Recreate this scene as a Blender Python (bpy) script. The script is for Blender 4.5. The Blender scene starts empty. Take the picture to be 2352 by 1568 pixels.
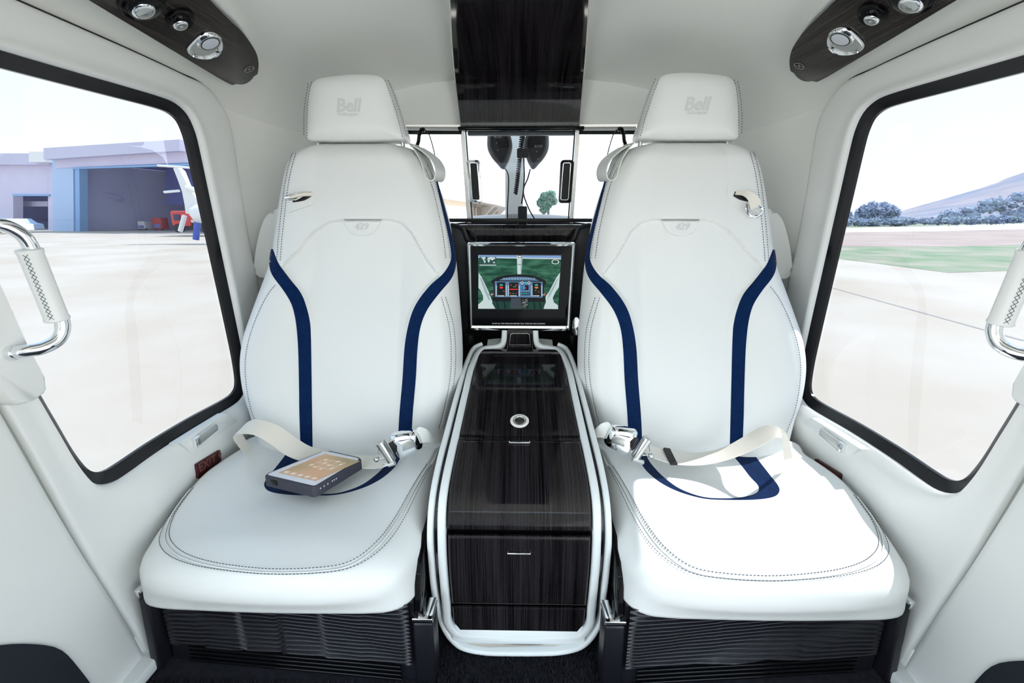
import bpy, bmesh, math, random
from mathutils import Vector, Matrix
random.seed(7)
PI = math.pi
SC = bpy.context.scene
COL = SC.collection
# ------------------------------------------------------------------ camera
F = 1045.0; TH = math.atan(284/1045.0); YA = math.atan(19/1045.0); CH = 0.88
cam = bpy.data.cameras.new('camera'); cam.lens = F/2352*36; cam.sensor_width = 36
cam.clip_start = 0.02; cam.clip_end = 3000
co = bpy.data.objects.new('camera', cam); COL.objects.link(co)
co.location = (0, 0, CH); co.rotation_euler = (PI/2-TH, 0, YA); SC.camera = co
# ------------------------------------------------------------------ world, sun, exposure
SC.view_settings.view_transform = 'Standard'; SC.view_settings.look = 'None'
SC.view_settings.gamma = 1; SC.view_settings.use_curve_mapping = False
SC.view_settings.exposure = 1.14
W = bpy.data.worlds.new('sky'); SC.world = W; W.use_nodes = True
wn = W.node_tree.nodes; wl = W.node_tree.links; wn.clear()
wo = wn.new('ShaderNodeOutputWorld'); bg = wn.new('ShaderNodeBackground')
tc = wn.new('ShaderNodeTexCoord'); sx = wn.new('ShaderNodeSeparateXYZ'); cr = wn.new('ShaderNodeValToRGB')
wl.new(tc.outputs['Generated'], sx.inputs[0]); wl.new(sx.outputs['Z'], cr.inputs[0])
wl.new(cr.outputs[0], bg.inputs[0]); wl.new(bg.outputs[0], wo.inputs[0])
e = cr.color_ramp.elements
e[0].position = 0.0; e[0].color = (0.95, 0.98, 1.0, 1)
e[1].position = 1.0; e[1].color = (0.55, 0.76, 1.0, 1)
m_ = e.new(0.18); m_.color = (0.84, 0.93, 1.0, 1)
m_ = e.new(0.40); m_.color = (0.66, 0.84, 1.0, 1)
bg.inputs[1].default_value = 2.0
sun = bpy.data.lights.new('sun', 'SUN'); sun.energy = 7.5; sun.angle = 0.009; sun.color = (1, 0.97, 0.93)
so = bpy.data.objects.new('sun', sun); COL.objects.link(so)
SUN = Vector((0.545, 0.22, 0.809)).normalized()
so.rotation_euler = SUN.to_track_quat('Z', 'Y').to_euler(); so.location = (5, 2, 8)

# ------------------------------------------------------------------ projection helpers (turn a measured pixel into a point)
def ray(u, v):
    a = (u-1176)/F; b = -(v-784)/F
    y = math.cos(TH)+b*math.sin(TH); z = -math.sin(TH)+b*math.cos(TH)
    return Vector((a*math.cos(YA)-y*math.sin(YA), a*math.sin(YA)+y*math.cos(YA), z))
O = Vector((0, 0, CH))
def on(ax, u, v, c):
    d = ray(u, v); t = (c-O[ax])/d[ax]; return O+d*t
def onX(u, v, c=-0.78): return on(0, u, v, c)
def onY(u, v, c): return on(1, u, v, c)
def onZ(u, v, c): return on(2, u, v, c)
def onP(u, v, p0, n):
    d = ray(u, v); return O+d*((Vector(p0)-O).dot(n)/d.dot(n))
def proj(p):
    x, y, z = p[0], p[1], p[2]-CH
    X = x*math.cos(YA)+y*math.sin(YA); Y = -x*math.sin(YA)+y*math.cos(YA)
    zc = Y*math.cos(TH)-z*math.sin(TH); yc = Y*math.sin(TH)+z*math.cos(TH)
    return 1176+F*X/zc, 784-F*yc/zc
def S(a, b, x):
    t = min(1, max(0, (x-a)/(b-a))); return t*t*(3-2*t)
def interp(tab, x):
    if x <= tab[0][0]: return tab[0][1]
    for (a, p), (b, q) in zip(tab, tab[1:]):
        if x <= b: return p+(q-p)*(x-a)/(b-a)
    return tab[-1][1]
def catmull(pts, n, closed=False):
    """n points evenly spaced by length along a smooth curve through pts"""
    pts = [Vector(p) for p in pts]; m = len(pts); dense = []
    segs = m if closed else m-1
    for i in range(segs):
        g = (lambda k: pts[k % m]) if closed else (lambda k: pts[min(max(k, 0), m-1)])
        p0, p1, p2, p3 = g(i-1), g(i), g(i+1), g(i+2)
        for k in range(12):
            t = k/12
            dense.append(0.5*((2*p1)+(p2-p0)*t+(2*p0-5*p1+4*p2-p3)*t*t+(3*p1-p0-3*p2+p3)*t**3))
    dense.append(pts[0].copy() if closed else pts[-1].copy())
    return resample(dense, n, closed)
def resample(dense, n, closed=False):
    dense = [Vector(p) for p in dense]
    L = [0]
    for a, b in zip(dense, dense[1:]): L.append(L[-1]+(b-a).length)
    out = []; j = 0
    cnt = n if closed else n-1
    for i in range(n):
        s = L[-1]*i/cnt
        while j < len(L)-2 and L[j+1] < s: j += 1
        d = L[j+1]-L[j]; f = 0 if d < 1e-9 else (s-L[j])/d
        out.append(dense[j].lerp(dense[j+1], min(1, max(0, f))))
    return out
# ------------------------------------------------------------------ materials
MATS = {}
def mat(name, col, rough=0.5, metal=0, coat=0, bump=None, emis=None, sheen=0, spec=0.5, var=None):
    m = bpy.data.materials.new(name); m.use_nodes = True; n = m.node_tree.nodes; l = m.node_tree.links
    b = n['Principled BSDF']
    b.inputs['Base Color'].default_value = (*col, 1); b.inputs['Roughness'].default_value = rough
    b.inputs['Metallic'].default_value = metal; b.inputs['Coat Weight'].default_value = coat
    b.inputs['Coat Roughness'].default_value = 0.03; b.inputs['Specular IOR Level'].default_value = spec
    b.inputs['Sheen Weight'].default_value = sheen
    if emis:
        b.inputs['Emission Color'].default_value = (*emis[0], 1); b.inputs['Emission Strength'].default_value = emis[1]
    t = n.new('ShaderNodeTexCoord')
    if var:   # (scale, other colour, stretch)
        no = n.new('ShaderNodeTexNoise'); no.inputs['Scale'].default_value = var[0]; no.inputs['Detail'].default_value = 6
        mp = n.new('ShaderNodeMapping'); mp.inputs['Scale'].default_value = var[2] if len(var) > 2 else (1, 1, 1)
        l.new(t.outputs['Object'], mp.inputs[0]); l.new(mp.outputs[0], no.inputs['Vector'])
        r = n.new('ShaderNodeValToRGB'); r.color_ramp.elements[0].position = 0.35; r.color_ramp.elements[1].position = 0.65
        r.color_ramp.elements[0].color = (*col, 1); r.color_ramp.elements[1].color = (*var[1], 1)
        l.new(no.outputs['Fac'], r.inputs[0]); l.new(r.outputs[0], b.inputs['Base Color'])
    if bump:  # (scale, strength, distance)
        vo = n.new('ShaderNodeTexNoise'); vo.inputs['Scale'].default_value = bump[0]; vo.inputs['Detail'].default_value = 3
        bu = n.new('ShaderNodeBump'); bu.inputs['Strength'].default_value = bump[1]; bu.inputs['Distance'].default_value = bump[2]
        l.new(t.outputs['Object'], vo.inputs['Vector']); l.new(vo.outputs['Fac'], bu.inputs['Height']); l.new(bu.outputs[0], b.inputs['Normal'])
    MATS[name] = m; return m
leather = mat('white_leather', (0.80, 0.815, 0.80), 0.42, bump=(420, 0.15, 0.0008))
liner = mat('cabin_liner', (0.82, 0.83, 0.795), 0.5, bump=(300, 0.08, 0.0006))
liner2 = mat('door_liner', (0.80, 0.81, 0.79), 0.38, bump=(300, 0.06, 0.0006))
satin = mat('satin_white', (0.78, 0.81, 0.81), 0.28)
bluem = mat('navy_suede', (0.001, 0.014, 0.062), 0.9, sheen=0.05, spec=0.1, var=(60, (0.002, 0.019, 0.080)))
thread = mat('navy_thread', (0.06, 0.07, 0.10), 0.8)
chrome = mat('chrome', (0.86, 0.88, 0.90), 0.06, metal=1)
steel = mat('brushed_steel', (0.62, 0.62, 0.60), 0.28, metal=1)
black = mat('black_plastic', (0.006, 0.006, 0.007), 0.42, spec=.35)
blackgl = mat('black_gloss', (0.003, 0.003, 0.004), 0.06, spec=.16)
gask = mat('window_gasket', (0.006, 0.006, 0.008), 0.22, spec=.35)
pleat = mat('pleated_black_leather', (0.006, 0.006, 0.010), 0.36)
basem = mat('charcoal_shell', (0.007, 0.007, 0.011), 0.42, bump=(500, 0.2, 0.0006))
carpetm = mat('carpet_black', (0.003, 0.003, 0.006), 0.95, var=(90, (0.012, 0.012, 0.022)))
kick = mat('dark_kick_cover', (0.005, 0.009, 0.016), 0.8, bump=(700, 0.3, 0.0006))
webb = mat('cream_webbing', (0.82, 0.78, 0.70), 0.6, bump=(900, 0.2, 0.0004))
strapm = mat('white_strap', (0.76, 0.78, 0.74), 0.45)
darkch = mat('recess_chrome_darkened', (0.07, 0.07, 0.075), 0.12, metal=1)  # chrome darkened in its colour for the dark reflections between the rails
rubber = mat('tablet_rubber', (0.040, 0.040, 0.058), 0.65, bump=(900, 0.4, 0.0005))
tabwhite = mat('tablet_white', (0.75, 0.75, 0.80), 0.2)
red = mat('exit_red', (0.055, 0.006, 0.007), 0.4)
redlt = mat('exit_letter', (0.17, 0.06, 0.055), 0.4)
cream = mat('cream_ring', (0.85, 0.83, 0.78), 0.3)
sealg = mat('pale_seal', (.36, .38, .34), .7)
seamg = mat('shadow_gap_rubber', (0.02, 0.02, 0.02), 0.8)
def veneer():
    m = mat('ebony_veneer', (0.012, 0.009, 0.010), 0.07, coat=0.0, spec=0.35)
    n = m.node_tree.nodes; l = m.node_tree.links; b = n['Principled BSDF']
    t = n.new('ShaderNodeTexCoord'); mp = n.new('ShaderNodeMapping'); mp.inputs['Scale'].default_value = (520, 4, 4)
    no = n.new('ShaderNodeTexNoise'); no.inputs['Scale'].default_value = 1.0; no.inputs['Detail'].default_value = 5; no.inputs['Roughness'].default_value = 0.6
    mp2 = n.new('ShaderNodeMapping'); mp2.inputs['Scale'].default_value = (60, 2, 2)
    n2 = n.new('ShaderNodeTexNoise'); n2.inputs['Scale'].default_value = 1; n2.inputs['Detail'].default_value = 2
    mu = n.new('ShaderNodeMath'); mu.operation = 'MULTIPLY_ADD'; mu.inputs[1].default_value = .35; mu2 = n.new('ShaderNodeMath'); mu2.operation = 'MULTIPLY'; mu2.inputs[1].default_value = .65
    r = n.new('ShaderNodeValToRGB'); r.color_ramp.elements[0].position = 0.40; r.color_ramp.elements[1].position = 0.68
    r.color_ramp.elements[0].color = (0.0025, 0.002, 0.0025, 1); r.color_ramp.elements[1].color = (0.030, 0.026, 0.029, 1)
    l.new(t.outputs['Object'], mp.inputs[0]); l.new(mp.outputs[0], no.inputs['Vector'])
    l.new(t.outputs['Object'], mp2.inputs[0]); l.new(mp2.outputs[0], n2.inputs['Vector'])
    l.new(n2.outputs['Fac'], mu.inputs[0]); l.new(no.outputs['Fac'], mu2.inputs[0]); l.new(mu2.outputs[0], mu.inputs[2]); l.new(mu.outputs[0], r.inputs[0])
    l.new(r.outputs[0], b.inputs['Base Color']); return m
wood = veneer()
def veneer_y():
    m = wood.copy(); m.name = 'ebony_veneer_lengthwise'
    for nd in m.node_tree.nodes:
        if nd.type == 'MAPPING':
            s = nd.inputs['Scale'].default_value[0]; nd.inputs['Scale'].default_value = (s*0.5, 3, s*0.6)
        if nd.type == 'VALTORGB':
            nd.color_ramp.elements[0].color = (0.008, 0.0068, 0.0066, 1); nd.color_ramp.elements[1].color = (0.055, 0.045, 0.041, 1)
    return m
woody = veneer_y()
def glassm(name, tint, f0=.06):
    m = bpy.data.materials.new(name); m.use_nodes = True; n = m.node_tree.nodes; l = m.node_tree.links; n.clear()
    o = n.new('ShaderNodeOutputMaterial'); mx = n.new('ShaderNodeMixShader'); tr = n.new('ShaderNodeBsdfTransparent')
    gl = n.new('ShaderNodeBsdfGlossy'); lw = n.new('ShaderNodeLayerWeight'); lw.inputs[0].default_value = 0.5
    pw = n.new('ShaderNodeMath'); pw.operation = 'POWER'; pw.inputs[1].default_value = 5; l.new(lw.outputs['Facing'], pw.inputs[0])
    fr = n.new('ShaderNodeMath'); fr.operation = 'MULTIPLY_ADD'; fr.inputs[1].default_value = 0.94; fr.inputs[2].default_value = f0; l.new(pw.outputs[0], fr.inputs[0])
    gl.inputs['Roughness'].default_value = 0.01; tr.inputs[0].default_value = (*tint, 1); gl.inputs[0].default_value = (0.8, 0.85, 1, 1)
    l.new(fr.outputs[0], mx.inputs[0]); l.new(tr.outputs[0], mx.inputs[1]); l.new(gl.outputs[0], mx.inputs[2]); l.new(mx.outputs[0], o.inputs[0]); return m
glass = glassm('window_acrylic', (0.268, 0.274, 0.286))
clear = glassm('clear_acrylic', (0.30, 0.31, 0.325), .02)
# ------------------------------------------------------------------ mesh building
class MB:
    def __init__(s): s.v = []; s.f = []; s.mi = []
    def add(s, vs, fs, m=0):
        o = len(s.v); s.v += [Vector(p) for p in vs]; s.f += [[i+o for i in f] for f in fs]; s.mi += [m]*len(fs); return s
    def grid(s, rows, closed=False, m=0):
        n = len(rows[0]); vs = [p for r in rows for p in r]; fs = []
        for i in range(len(rows)-1):
            for j in range(n if closed else n-1):
                k = (j+1) % n; fs.append([i*n+j, i*n+k, (i+1)*n+k, (i+1)*n+j])
        return s.add(vs, fs, m)
    def fan(s, loop, c=None, m=0):
        c = c or sum((Vector(p) for p in loop), Vector())/len(loop); n = len(loop)
        return s.add(list(loop)+[c], [[i, (i+1) % n, n] for i in range(n)], m)
    def poly(s, pts, m=0): return s.add(pts, [list(range(len(pts)))], m)
    def loft(s, loops, cap0=True, cap1=True, m=0):
        s.grid(loops, True, m)
        if cap0: s.fan(loops[0], m=m)
        if cap1: s.fan(loops[-1], m=m)
        return s
    def tube(s, path, r, seg=10, closed=False, flat=1.0, up=None, caps=True, m=0):
        path = [Vector(p) for p in path]; n = len(path); rows = []
        ref = Vector(up) if up else None
        for i in range(n):
            a = path[i-1] if (i or closed) else path[0]; b = path[(i+1) % n] if (i < n-1 or closed) else path[-1]
            t = (b-a).normalized()
            if ref is None:
                ref = Vector((0, 0, 1)) if abs(t.z) < 0.9 else Vector((1, 0, 0))
            x = ref-t*ref.dot(t)
            if x.length < 1e-5: x = t.orthogonal()
            x.normalize(); y = t.cross(x)
            if not up: ref = x
            rr = r[i] if isinstance(r, (list, tuple)) else r
            rows.append([path[i]+x*(rr*flat*math.cos(2*PI*k/seg))+y*(rr*math.sin(2*PI*k/seg)) for k in range(seg)])
        if closed: rows.append(rows[0]); s.grid(rows, True, m)
        else:
            s.grid(rows, True, m)
            if caps: s.fan(rows[0], m=m); s.fan(rows[-1], m=m)
        return s
    def slab(s, poly, nrm, th, bev=0.0, m=0, seg=2):
        """planar outline poly is the front face; thickness th goes along -nrm"""
        bm = bmesh.new(); nrm = Vector(nrm).normalized()
        A = [bm.verts.new(p) for p in poly]; B = [bm.verts.new(Vector(p)-nrm*th) for p in poly]; n = len(A)
        f0 = bm.faces.new(A); bm.faces.new(B[::-1])
        for i in range(n): bm.faces.new([A[i], B[i], B[(i+1) % n], A[(i+1) % n]])
        if bev: bmesh.ops.bevel(bm, geom=list(f0.edges), offset=bev, segments=seg, affect='EDGES', profile=0.5)
        return s.frombm(bm, m)
    def box(s, c, d, bev=0.0, rot=None, m=0, seg=2):
        bm = bmesh.new(); bmesh.ops.create_cube(bm, size=1)
        bmesh.ops.scale(bm, vec=d, verts=bm.verts)
        if bev: bmesh.ops.bevel(bm, geom=list(bm.edges), offset=bev, segments=seg, affect='EDGES', profile=0.5)
        if rot is not None: bmesh.ops.transform(bm, matrix=rot.to_4x4() if not isinstance(rot, Matrix) or len(rot) != 4 else rot, verts=bm.verts)
        bmesh.ops.translate(bm, vec=Vector(c), verts=bm.verts)
        return s.frombm(bm, m)
    def frombm(s, bm, m=0):
        bm.verts.ensure_lookup_table(); bm.verts.index_update()
        s.add([v.co.copy() for v in bm.verts], [[v.index for v in f.verts] for f in bm.faces], m); bm.free(); return s
    def sph(s, c, r, sc=(1, 1, 1), n=2, m=0, rot=None):
        bm = bmesh.new(); bmesh.ops.create_icosphere(bm, subdivisions=n, radius=r)
        bmesh.ops.scale(bm, vec=sc, verts=bm.verts)
        if rot is not None: bmesh.ops.transform(bm, matrix=rot.to_4x4(), verts=bm.verts)
        bmesh.ops.translate(bm, vec=Vector(c), verts=bm.verts); return s.frombm(bm, m)
    def lathe(s, c, ax, prof, seg=32, m=0, sc=(1, 1)):
        """prof: list of (radius, along ax); sc squashes the two cross axes"""
        ax = Vector(ax).normalized(); x = Vector((0, 0, 1))-ax*ax.z
        if x.length < 0.1: x = Vector((0, 1, 0))
        x.normalize(); y = ax.cross(x); c = Vector(c)
        rows = [[c+ax*h+x*(r*sc[0]*math.cos(2*PI*k/seg))+y*(r*sc[1]*math.sin(2*PI*k/seg)) for k in range(seg)] for r, h in prof]
        return s.loft(rows, m=m)
    def build(s, name, mats, parent=None, smooth=True, mx=1, angle=40):
        me = bpy.data.meshes.new(name)
        vs = [(p.x*mx, p.y, p.z) for p in s.v]; fs = s.f if mx > 0 else [f[::-1] for f in s.f]
        me.from_pydata(vs, [], fs); mats = mats if isinstance(mats, list) else [mats]
        for q in mats: me.materials.append(q)
        if len(mats) > 1: me.polygons.foreach_set('material_index', s.mi)
        bm = bmesh.new(); bm.from_mesh(me)
        bmesh.ops.remove_doubles(bm, verts=bm.verts, dist=1e-6)
        bmesh.ops.recalc_face_normals(bm, faces=bm.faces); bm.to_mesh(me); bm.free()
        if smooth: me.shade_smooth(); me.set_sharp_from_angle(angle=math.radians(angle))
        me.update()
        o = bpy.data.objects.new(name, me); COL.objects.link(o)
        if parent is not None:
            o.parent = parent; o.matrix_parent_inverse = parent.matrix_world.inverted() if False else Matrix.Translation(-parent.location) if parent.type == 'EMPTY' else Matrix.Identity(4)
            if parent.type != 'EMPTY': o.matrix_parent_inverse = Matrix.Identity(4)
        return o
def tag(o, label=None, cat=None, group=None, kind=None):
    if label: o['label'] = label
    if cat: o['category'] = cat
    if group: o['group'] = group
    if kind: o['kind'] = kind
    return o
def thing(name, loc, label=None, cat=None, group=None, kind=None):
    o = bpy.data.objects.new(name, None); COL.objects.link(o); o.location = loc; o.empty_display_size = 0.05
    return tag(o, label, cat, group, kind)
def textmb(body, size, ext, frame, shear=0.0, space=1.0, bold=0.0, mb=None, m=0):
    """frame: (origin, xdir, ydir); centred lettering as real mesh"""
    cu = bpy.data.curves.new('t', 'FONT'); cu.body = body; cu.size = size; cu.extrude = ext; cu.shear = shear
    cu.align_x = 'CENTER'; cu.align_y = 'CENTER'; cu.space_character = space; cu.offset = bold; cu.resolution_u = 3
    ob = bpy.data.objects.new('t', cu); COL.objects.link(ob)
    dg = bpy.context.evaluated_depsgraph_get(); dg.update()
    me = bpy.data.meshes.new_from_object(ob.evaluated_get(dg))
    o, X, Y = frame; X = Vector(X).normalized(); Y = Vector(Y).normalized(); Z = X.cross(Y)
    mb = mb or MB()
    mb.add([Vector(o)+X*v.co.x+Y*v.co.y+Z*v.co.z for v in me.vertices], [list(p.vertices) for p in me.polygons], m)
    bpy.data.objects.remove(ob); bpy.data.curves.remove(cu); bpy.data.meshes.remove(me)
    return mb
def lathe_pts(): pass
def patch(hit, A, B, off, n=60, k=6, base=-0.003, closed_ends=True):
    """strip conforming to a surface between two measured edge lines; hit(u,v,off)->point"""
    A = resample([Vector((a[0], a[1], 0)) for a in catmull([(x, y, 0) for x, y in A], 80)], n)
    B = resample([Vector((a[0], a[1], 0)) for a in catmull([(x, y, 0) for x, y in B], 80)], n)
    mb = MB(); rows = []; 
    for a, b in zip(A, B):
        r = []
        for j in range(k+1):
            p = a.lerp(b, j/k); r.append(hit(p.x, p.y, off if 0 < j < k else off*0.6))
        r = [hit(a.x, a.y, base)]+r+[hit(b.x, b.y, base)]
        rows.append(r)
    mb.grid(rows); return mb
def stitches(hit, path, off=0.0012, pitch=0.0065, r=0.0007, n=200):
    P = [Vector((p[0], p[1], 0)) for p in catmull([(x, y, 0) for x, y in path], n)]
    W3 = [hit(p.x, p.y, off) for p in P]
    L = sum((b-a).length for a, b in zip(W3, W3[1:])); c = max(4, int(L/pitch))*2+1
    Q = resample(W3, c); mb = MB()
    for i in range(0, c-1, 2):
        mb.tube([Q[i], Q[i].lerp(Q[i+1], 1.15)], r, 5)
    return mb
def cord(hit, path, r, off=0.0, n=80):
    P = [Vector((p[0], p[1], 0)) for p in catmull([(x, y, 0) for x, y in path], n)]
    return MB().tube([hit(p.x, p.y, off) for p in P], r, 8)
def march(f, u, v, t0=0.4, t1=2.6):
    """first crossing of f(point)=0 along the sight ray"""
    d = ray(u, v); a = t0; fa = f(O+d*a); n = 90
    for i in range(1, n+1):
        b = t0+(t1-t0)*i/n; fb = f(O+d*b)
        if fa*fb <= 0:
            for _ in range(22):
                c = (a+b)/2; fc = f(O+d*c)
                if fa*fc <= 0: b = c
                else: a, fa = c, fc
            return O+d*((a+b)/2)
        a, fa = b, fb
    return O+d*t1

# ================================================================== CABIN SHELL
FL = -0.03
def shrink(y): return interp([(-1, 1), (1.28, 1), (1.36, .985), (1.44, .95), (1.50, .90), (1.55, .83), (1.585, .74), (1.6, .62)], y)
def struct(name, mb, m, smooth=True, angle=50, mx=1, parent=None):
    o = mb.build(name, m, parent, smooth, mx, angle)
    if parent is None: tag(o, kind='structure')
    return o
# ceiling: cross-section polyline from one wall top over to the other
XS = [(0.815, 1.185), (0.805, 1.20), (0.79, 1.215), (0.765, 1.235), (0.73, 1.262), (0.67, 1.298), (0.58, 1.325), (0.45, 1.345), (0.3, 1.357), (0.15, 1.362), (0, 1.363)]
def ceilrow(y):
    s = shrink(y); dz = interp([(0.2, 0.03), (0.9, 0.015), (1.2, 0), (1.45, -.030), (1.55, -.05), (1.6, -.065)], y)
    half = [Vector((x*s, y, z+dz)) for x, z in XS]
    return [Vector((-p.x, p.y, p.z)) for p in half]+half[-2::-1]
ys = [-1.5, -0.8, -0.2, 0.2, 0.6, 0.9, 1.1, 1.2, 1.28, 1.32, 1.36, 1.40, 1.44, 1.47, 1.50, 1.525, 1.55, 1.57, 1.585, 1.6]
mb = MB().grid([ceilrow(y) for y in ys]); mb.grid([[p+Vector((0, 0, .03)) for p in ceilrow(y)] for y in ys])
struct('ceiling', mb, liner, angle=60)
def shellx(y): return XS[0][0]*shrink(y)
# forward corner columns left and right (behind the seats) and aft walls
for side, mx in (('left', 1), ('right', -1)):
    mb = MB()
    yy = [1.24, 1.28, 1.32, 1.36, 1.40, 1.44, 1.47, 1.50, 1.525, 1.55, 1.57, 1.585, 1.6]
    zt = lambda y: 1.185+interp([(0.2, 0.03), (0.9, 0.015), (1.2, 0), (1.45, -.030), (1.55, -.05), (1.6, -.065)], y)
    mb.grid([[Vector((-shellx(y), y, FL+(zt(y)-FL)*k/10)) for k in range(11)] for y in yy])
    mb.grid([[Vector((-shellx(y)-.02, y+.01, FL+(zt(y)-FL)*k/10)) for k in range(11)] for y in yy])
    # outer skin band above the door between door top and ceiling edge
    mb.grid([[Vector((-0.815, y, 1.187)), Vector((-0.817, y, 1.142))] for y in (.27, .6, 1.26)])
    struct('wall_'+side, mb, liner, mx=mx)
# bulkhead header over the cockpit opening, lower bulkhead, side posts
BY = 1.6
mb = MB()
mb.add([(-.60, BY-.012, 1.168), (.60, BY-.012, 1.168), (.60, BY-.012, 1.30), (-.60, BY-.012, 1.30), (-.60, BY+.03, 1.168), (.60, BY+.03, 1.168), (.60, BY+.03, 1.32), (-.60, BY+.03, 1.32)],
       [[0, 1, 2, 3], [4, 5, 6, 7], [0, 1, 5, 4], [2, 3, 7, 6]])
struct('wall_front_header', mb, liner, smooth=False)
mb = MB()
mb.box((0, BY+.01, 0.40), (1.26, .03, .90-.04))
struct('wall_front', mb, basem, smooth=False)
mb = MB()
for s in (-1, 1): mb.box((s*.53, BY+.012, 1.0), (.2, .03, .36))
struct('wall_front_posts', mb, liner, smooth=False)
# floor
mb = MB().grid([[Vector((x, y, FL)) for x in (-.84, -.4, 0, .4, .84)] for y in (-1.5, 0, .5, 1, 1.63)])
mb.grid([[Vector((x, y, FL-.05)) for x in (-.84, .84)] for y in (-1.5, 1.63)])
struct('floor', mb, carpetm)
mb = MB(); rp = random.Random(3)
for i in range(26000):
    x = rp.uniform(-.8, .8); y = rp.uniform(.58, .79)
    if abs(x) > .165 and y > .70: continue
    h = rp.uniform(.006, .013); a = rp.uniform(0, 6.28); w = .0016; dx = rp.uniform(-.005, .005); dy = rp.uniform(-.005, .005)
    mb.add([(x+w*math.cos(a), y+w*math.sin(a), FL), (x-w*math.cos(a), y-w*math.sin(a), FL), (x+dx, y+dy, FL+h)], [[0, 1, 2]])
tag(mb.build('carpet_pile', carpetm, smooth=False), 'black deep pile carpet on the cabin floor', 'carpet', kind='stuff')

mb = MB().box((0, -1.5, .62), (1.66, .04, 1.36))  # unseen pale wall, added for the dark wood to reflect
struct('wall_aft_reflect', mb, mat('aft_reflect_pale', (.60, .60, .58), .7), smooth=False)
# cockpit floor and roof beyond the bulkhead
struct('floor_cockpit', MB().box((0, 2.15, FL-.02), (1.5, 1.1, .04)), basem, smooth=False)
struct('ceiling_cockpit', MB().box((0, 1.93, 1.335), (1.3, .6, .03)), liner, smooth=False)

# ---- doors with windows (left-hand shapes, mirrored for the right) -----------------
WIN = [(.40, 1.105), (.50, 1.117), (.65, 1.121), (.80, 1.125), (.95, 1.130), (1.08, 1.134), (1.13, 1.130), (1.162, 1.112), (1.178, 1.08), (1.184, 1.04), (1.192, .93), (1.205, .75), (1.217, .58), (1.221, .48), (1.214, .42), (1.188, .392),
       (1.14, .384), (1.0, .390), (.88, .390), (.80, .386), (.765, .387), (.738, .398), (.718, .42), (.700, .47), (.682, .55), (.66, .64), (.61, .78), (.53, .93), (.45, 1.0), (.40, 1.06)]
SEAM = [(.20, 1.207), (.45, 1.207), (.70, 1.207), (.90, 1.206), (1.02, 1.205)]+[(p.y, p.z) for p in [onX(u, v, -.787) for u, v in ((385, 155), (427, 175), (456, 187), (474, 199), (493, 219), (513, 250), (529, 290), (540, 357), (553, 446), (576, 580), (594, 670))]]+[(1.305, .40), (1.305, .1), (1.29, -.01),
        (1.0, -.02), (.745, -.02), (.735, .03), (.68, .30), (.625, .61), (.56, .80), (.40, .98), (.25, 1.10)]
def radial(poly, c, ang):
    d = Vector((math.cos(ang), math.sin(ang))); best = None
    n = len(poly)
    for i in range(n):
        a = Vector(poly[i])-c; b = Vector(poly[(i+1) % n])-c; e_ = b-a
        den = d.x*e_.y-d.y*e_.x
        if abs(den) < 1e-9: continue
        t = (a.x*e_.y-a.y*e_.x)/den; s_ = (a.x*d.y-a.y*d.x)/den
        if t > 0 and -1e-6 <= s_ <= 1+1e-6: best = t if best is None else max(best, t)
    return c+d*best
NC = 220; CW = Vector((.92, .76))
wloop = [Vector((p[0], p[1])) for p in catmull([(a, b, 0) for a, b in WIN], 260, True)]
sloop = [Vector((p[0], p[1])) for p in catmull([(a, b, 0) for a, b in SEAM], 300, True)]
WL_ = [radial(wloop, CW, 2*PI*i/NC) for i in range(NC)]
SL_ = [radial(sloop, CW, 2*PI*i/NC) for i in range(NC)]
def inset(loop, d):
    n = len(loop); out = []
    for i in range(n):
        t = (loop[(i+2) % n]-loop[i-2]).normalized(); out.append(loop[i]+Vector((-t.y, t.x))*d)
    return out
def low(p, f):  # sill bulge below the window
    y, z = p
    g = S(.40, .33, z)*S(.0, .12, z)*S(1.30, 1.1, y)*S(.66, .8, y)
    return 0.020*S(.39, .345, z)*(1-S(.30, .08, z))*S(.7, .85, y)
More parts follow.
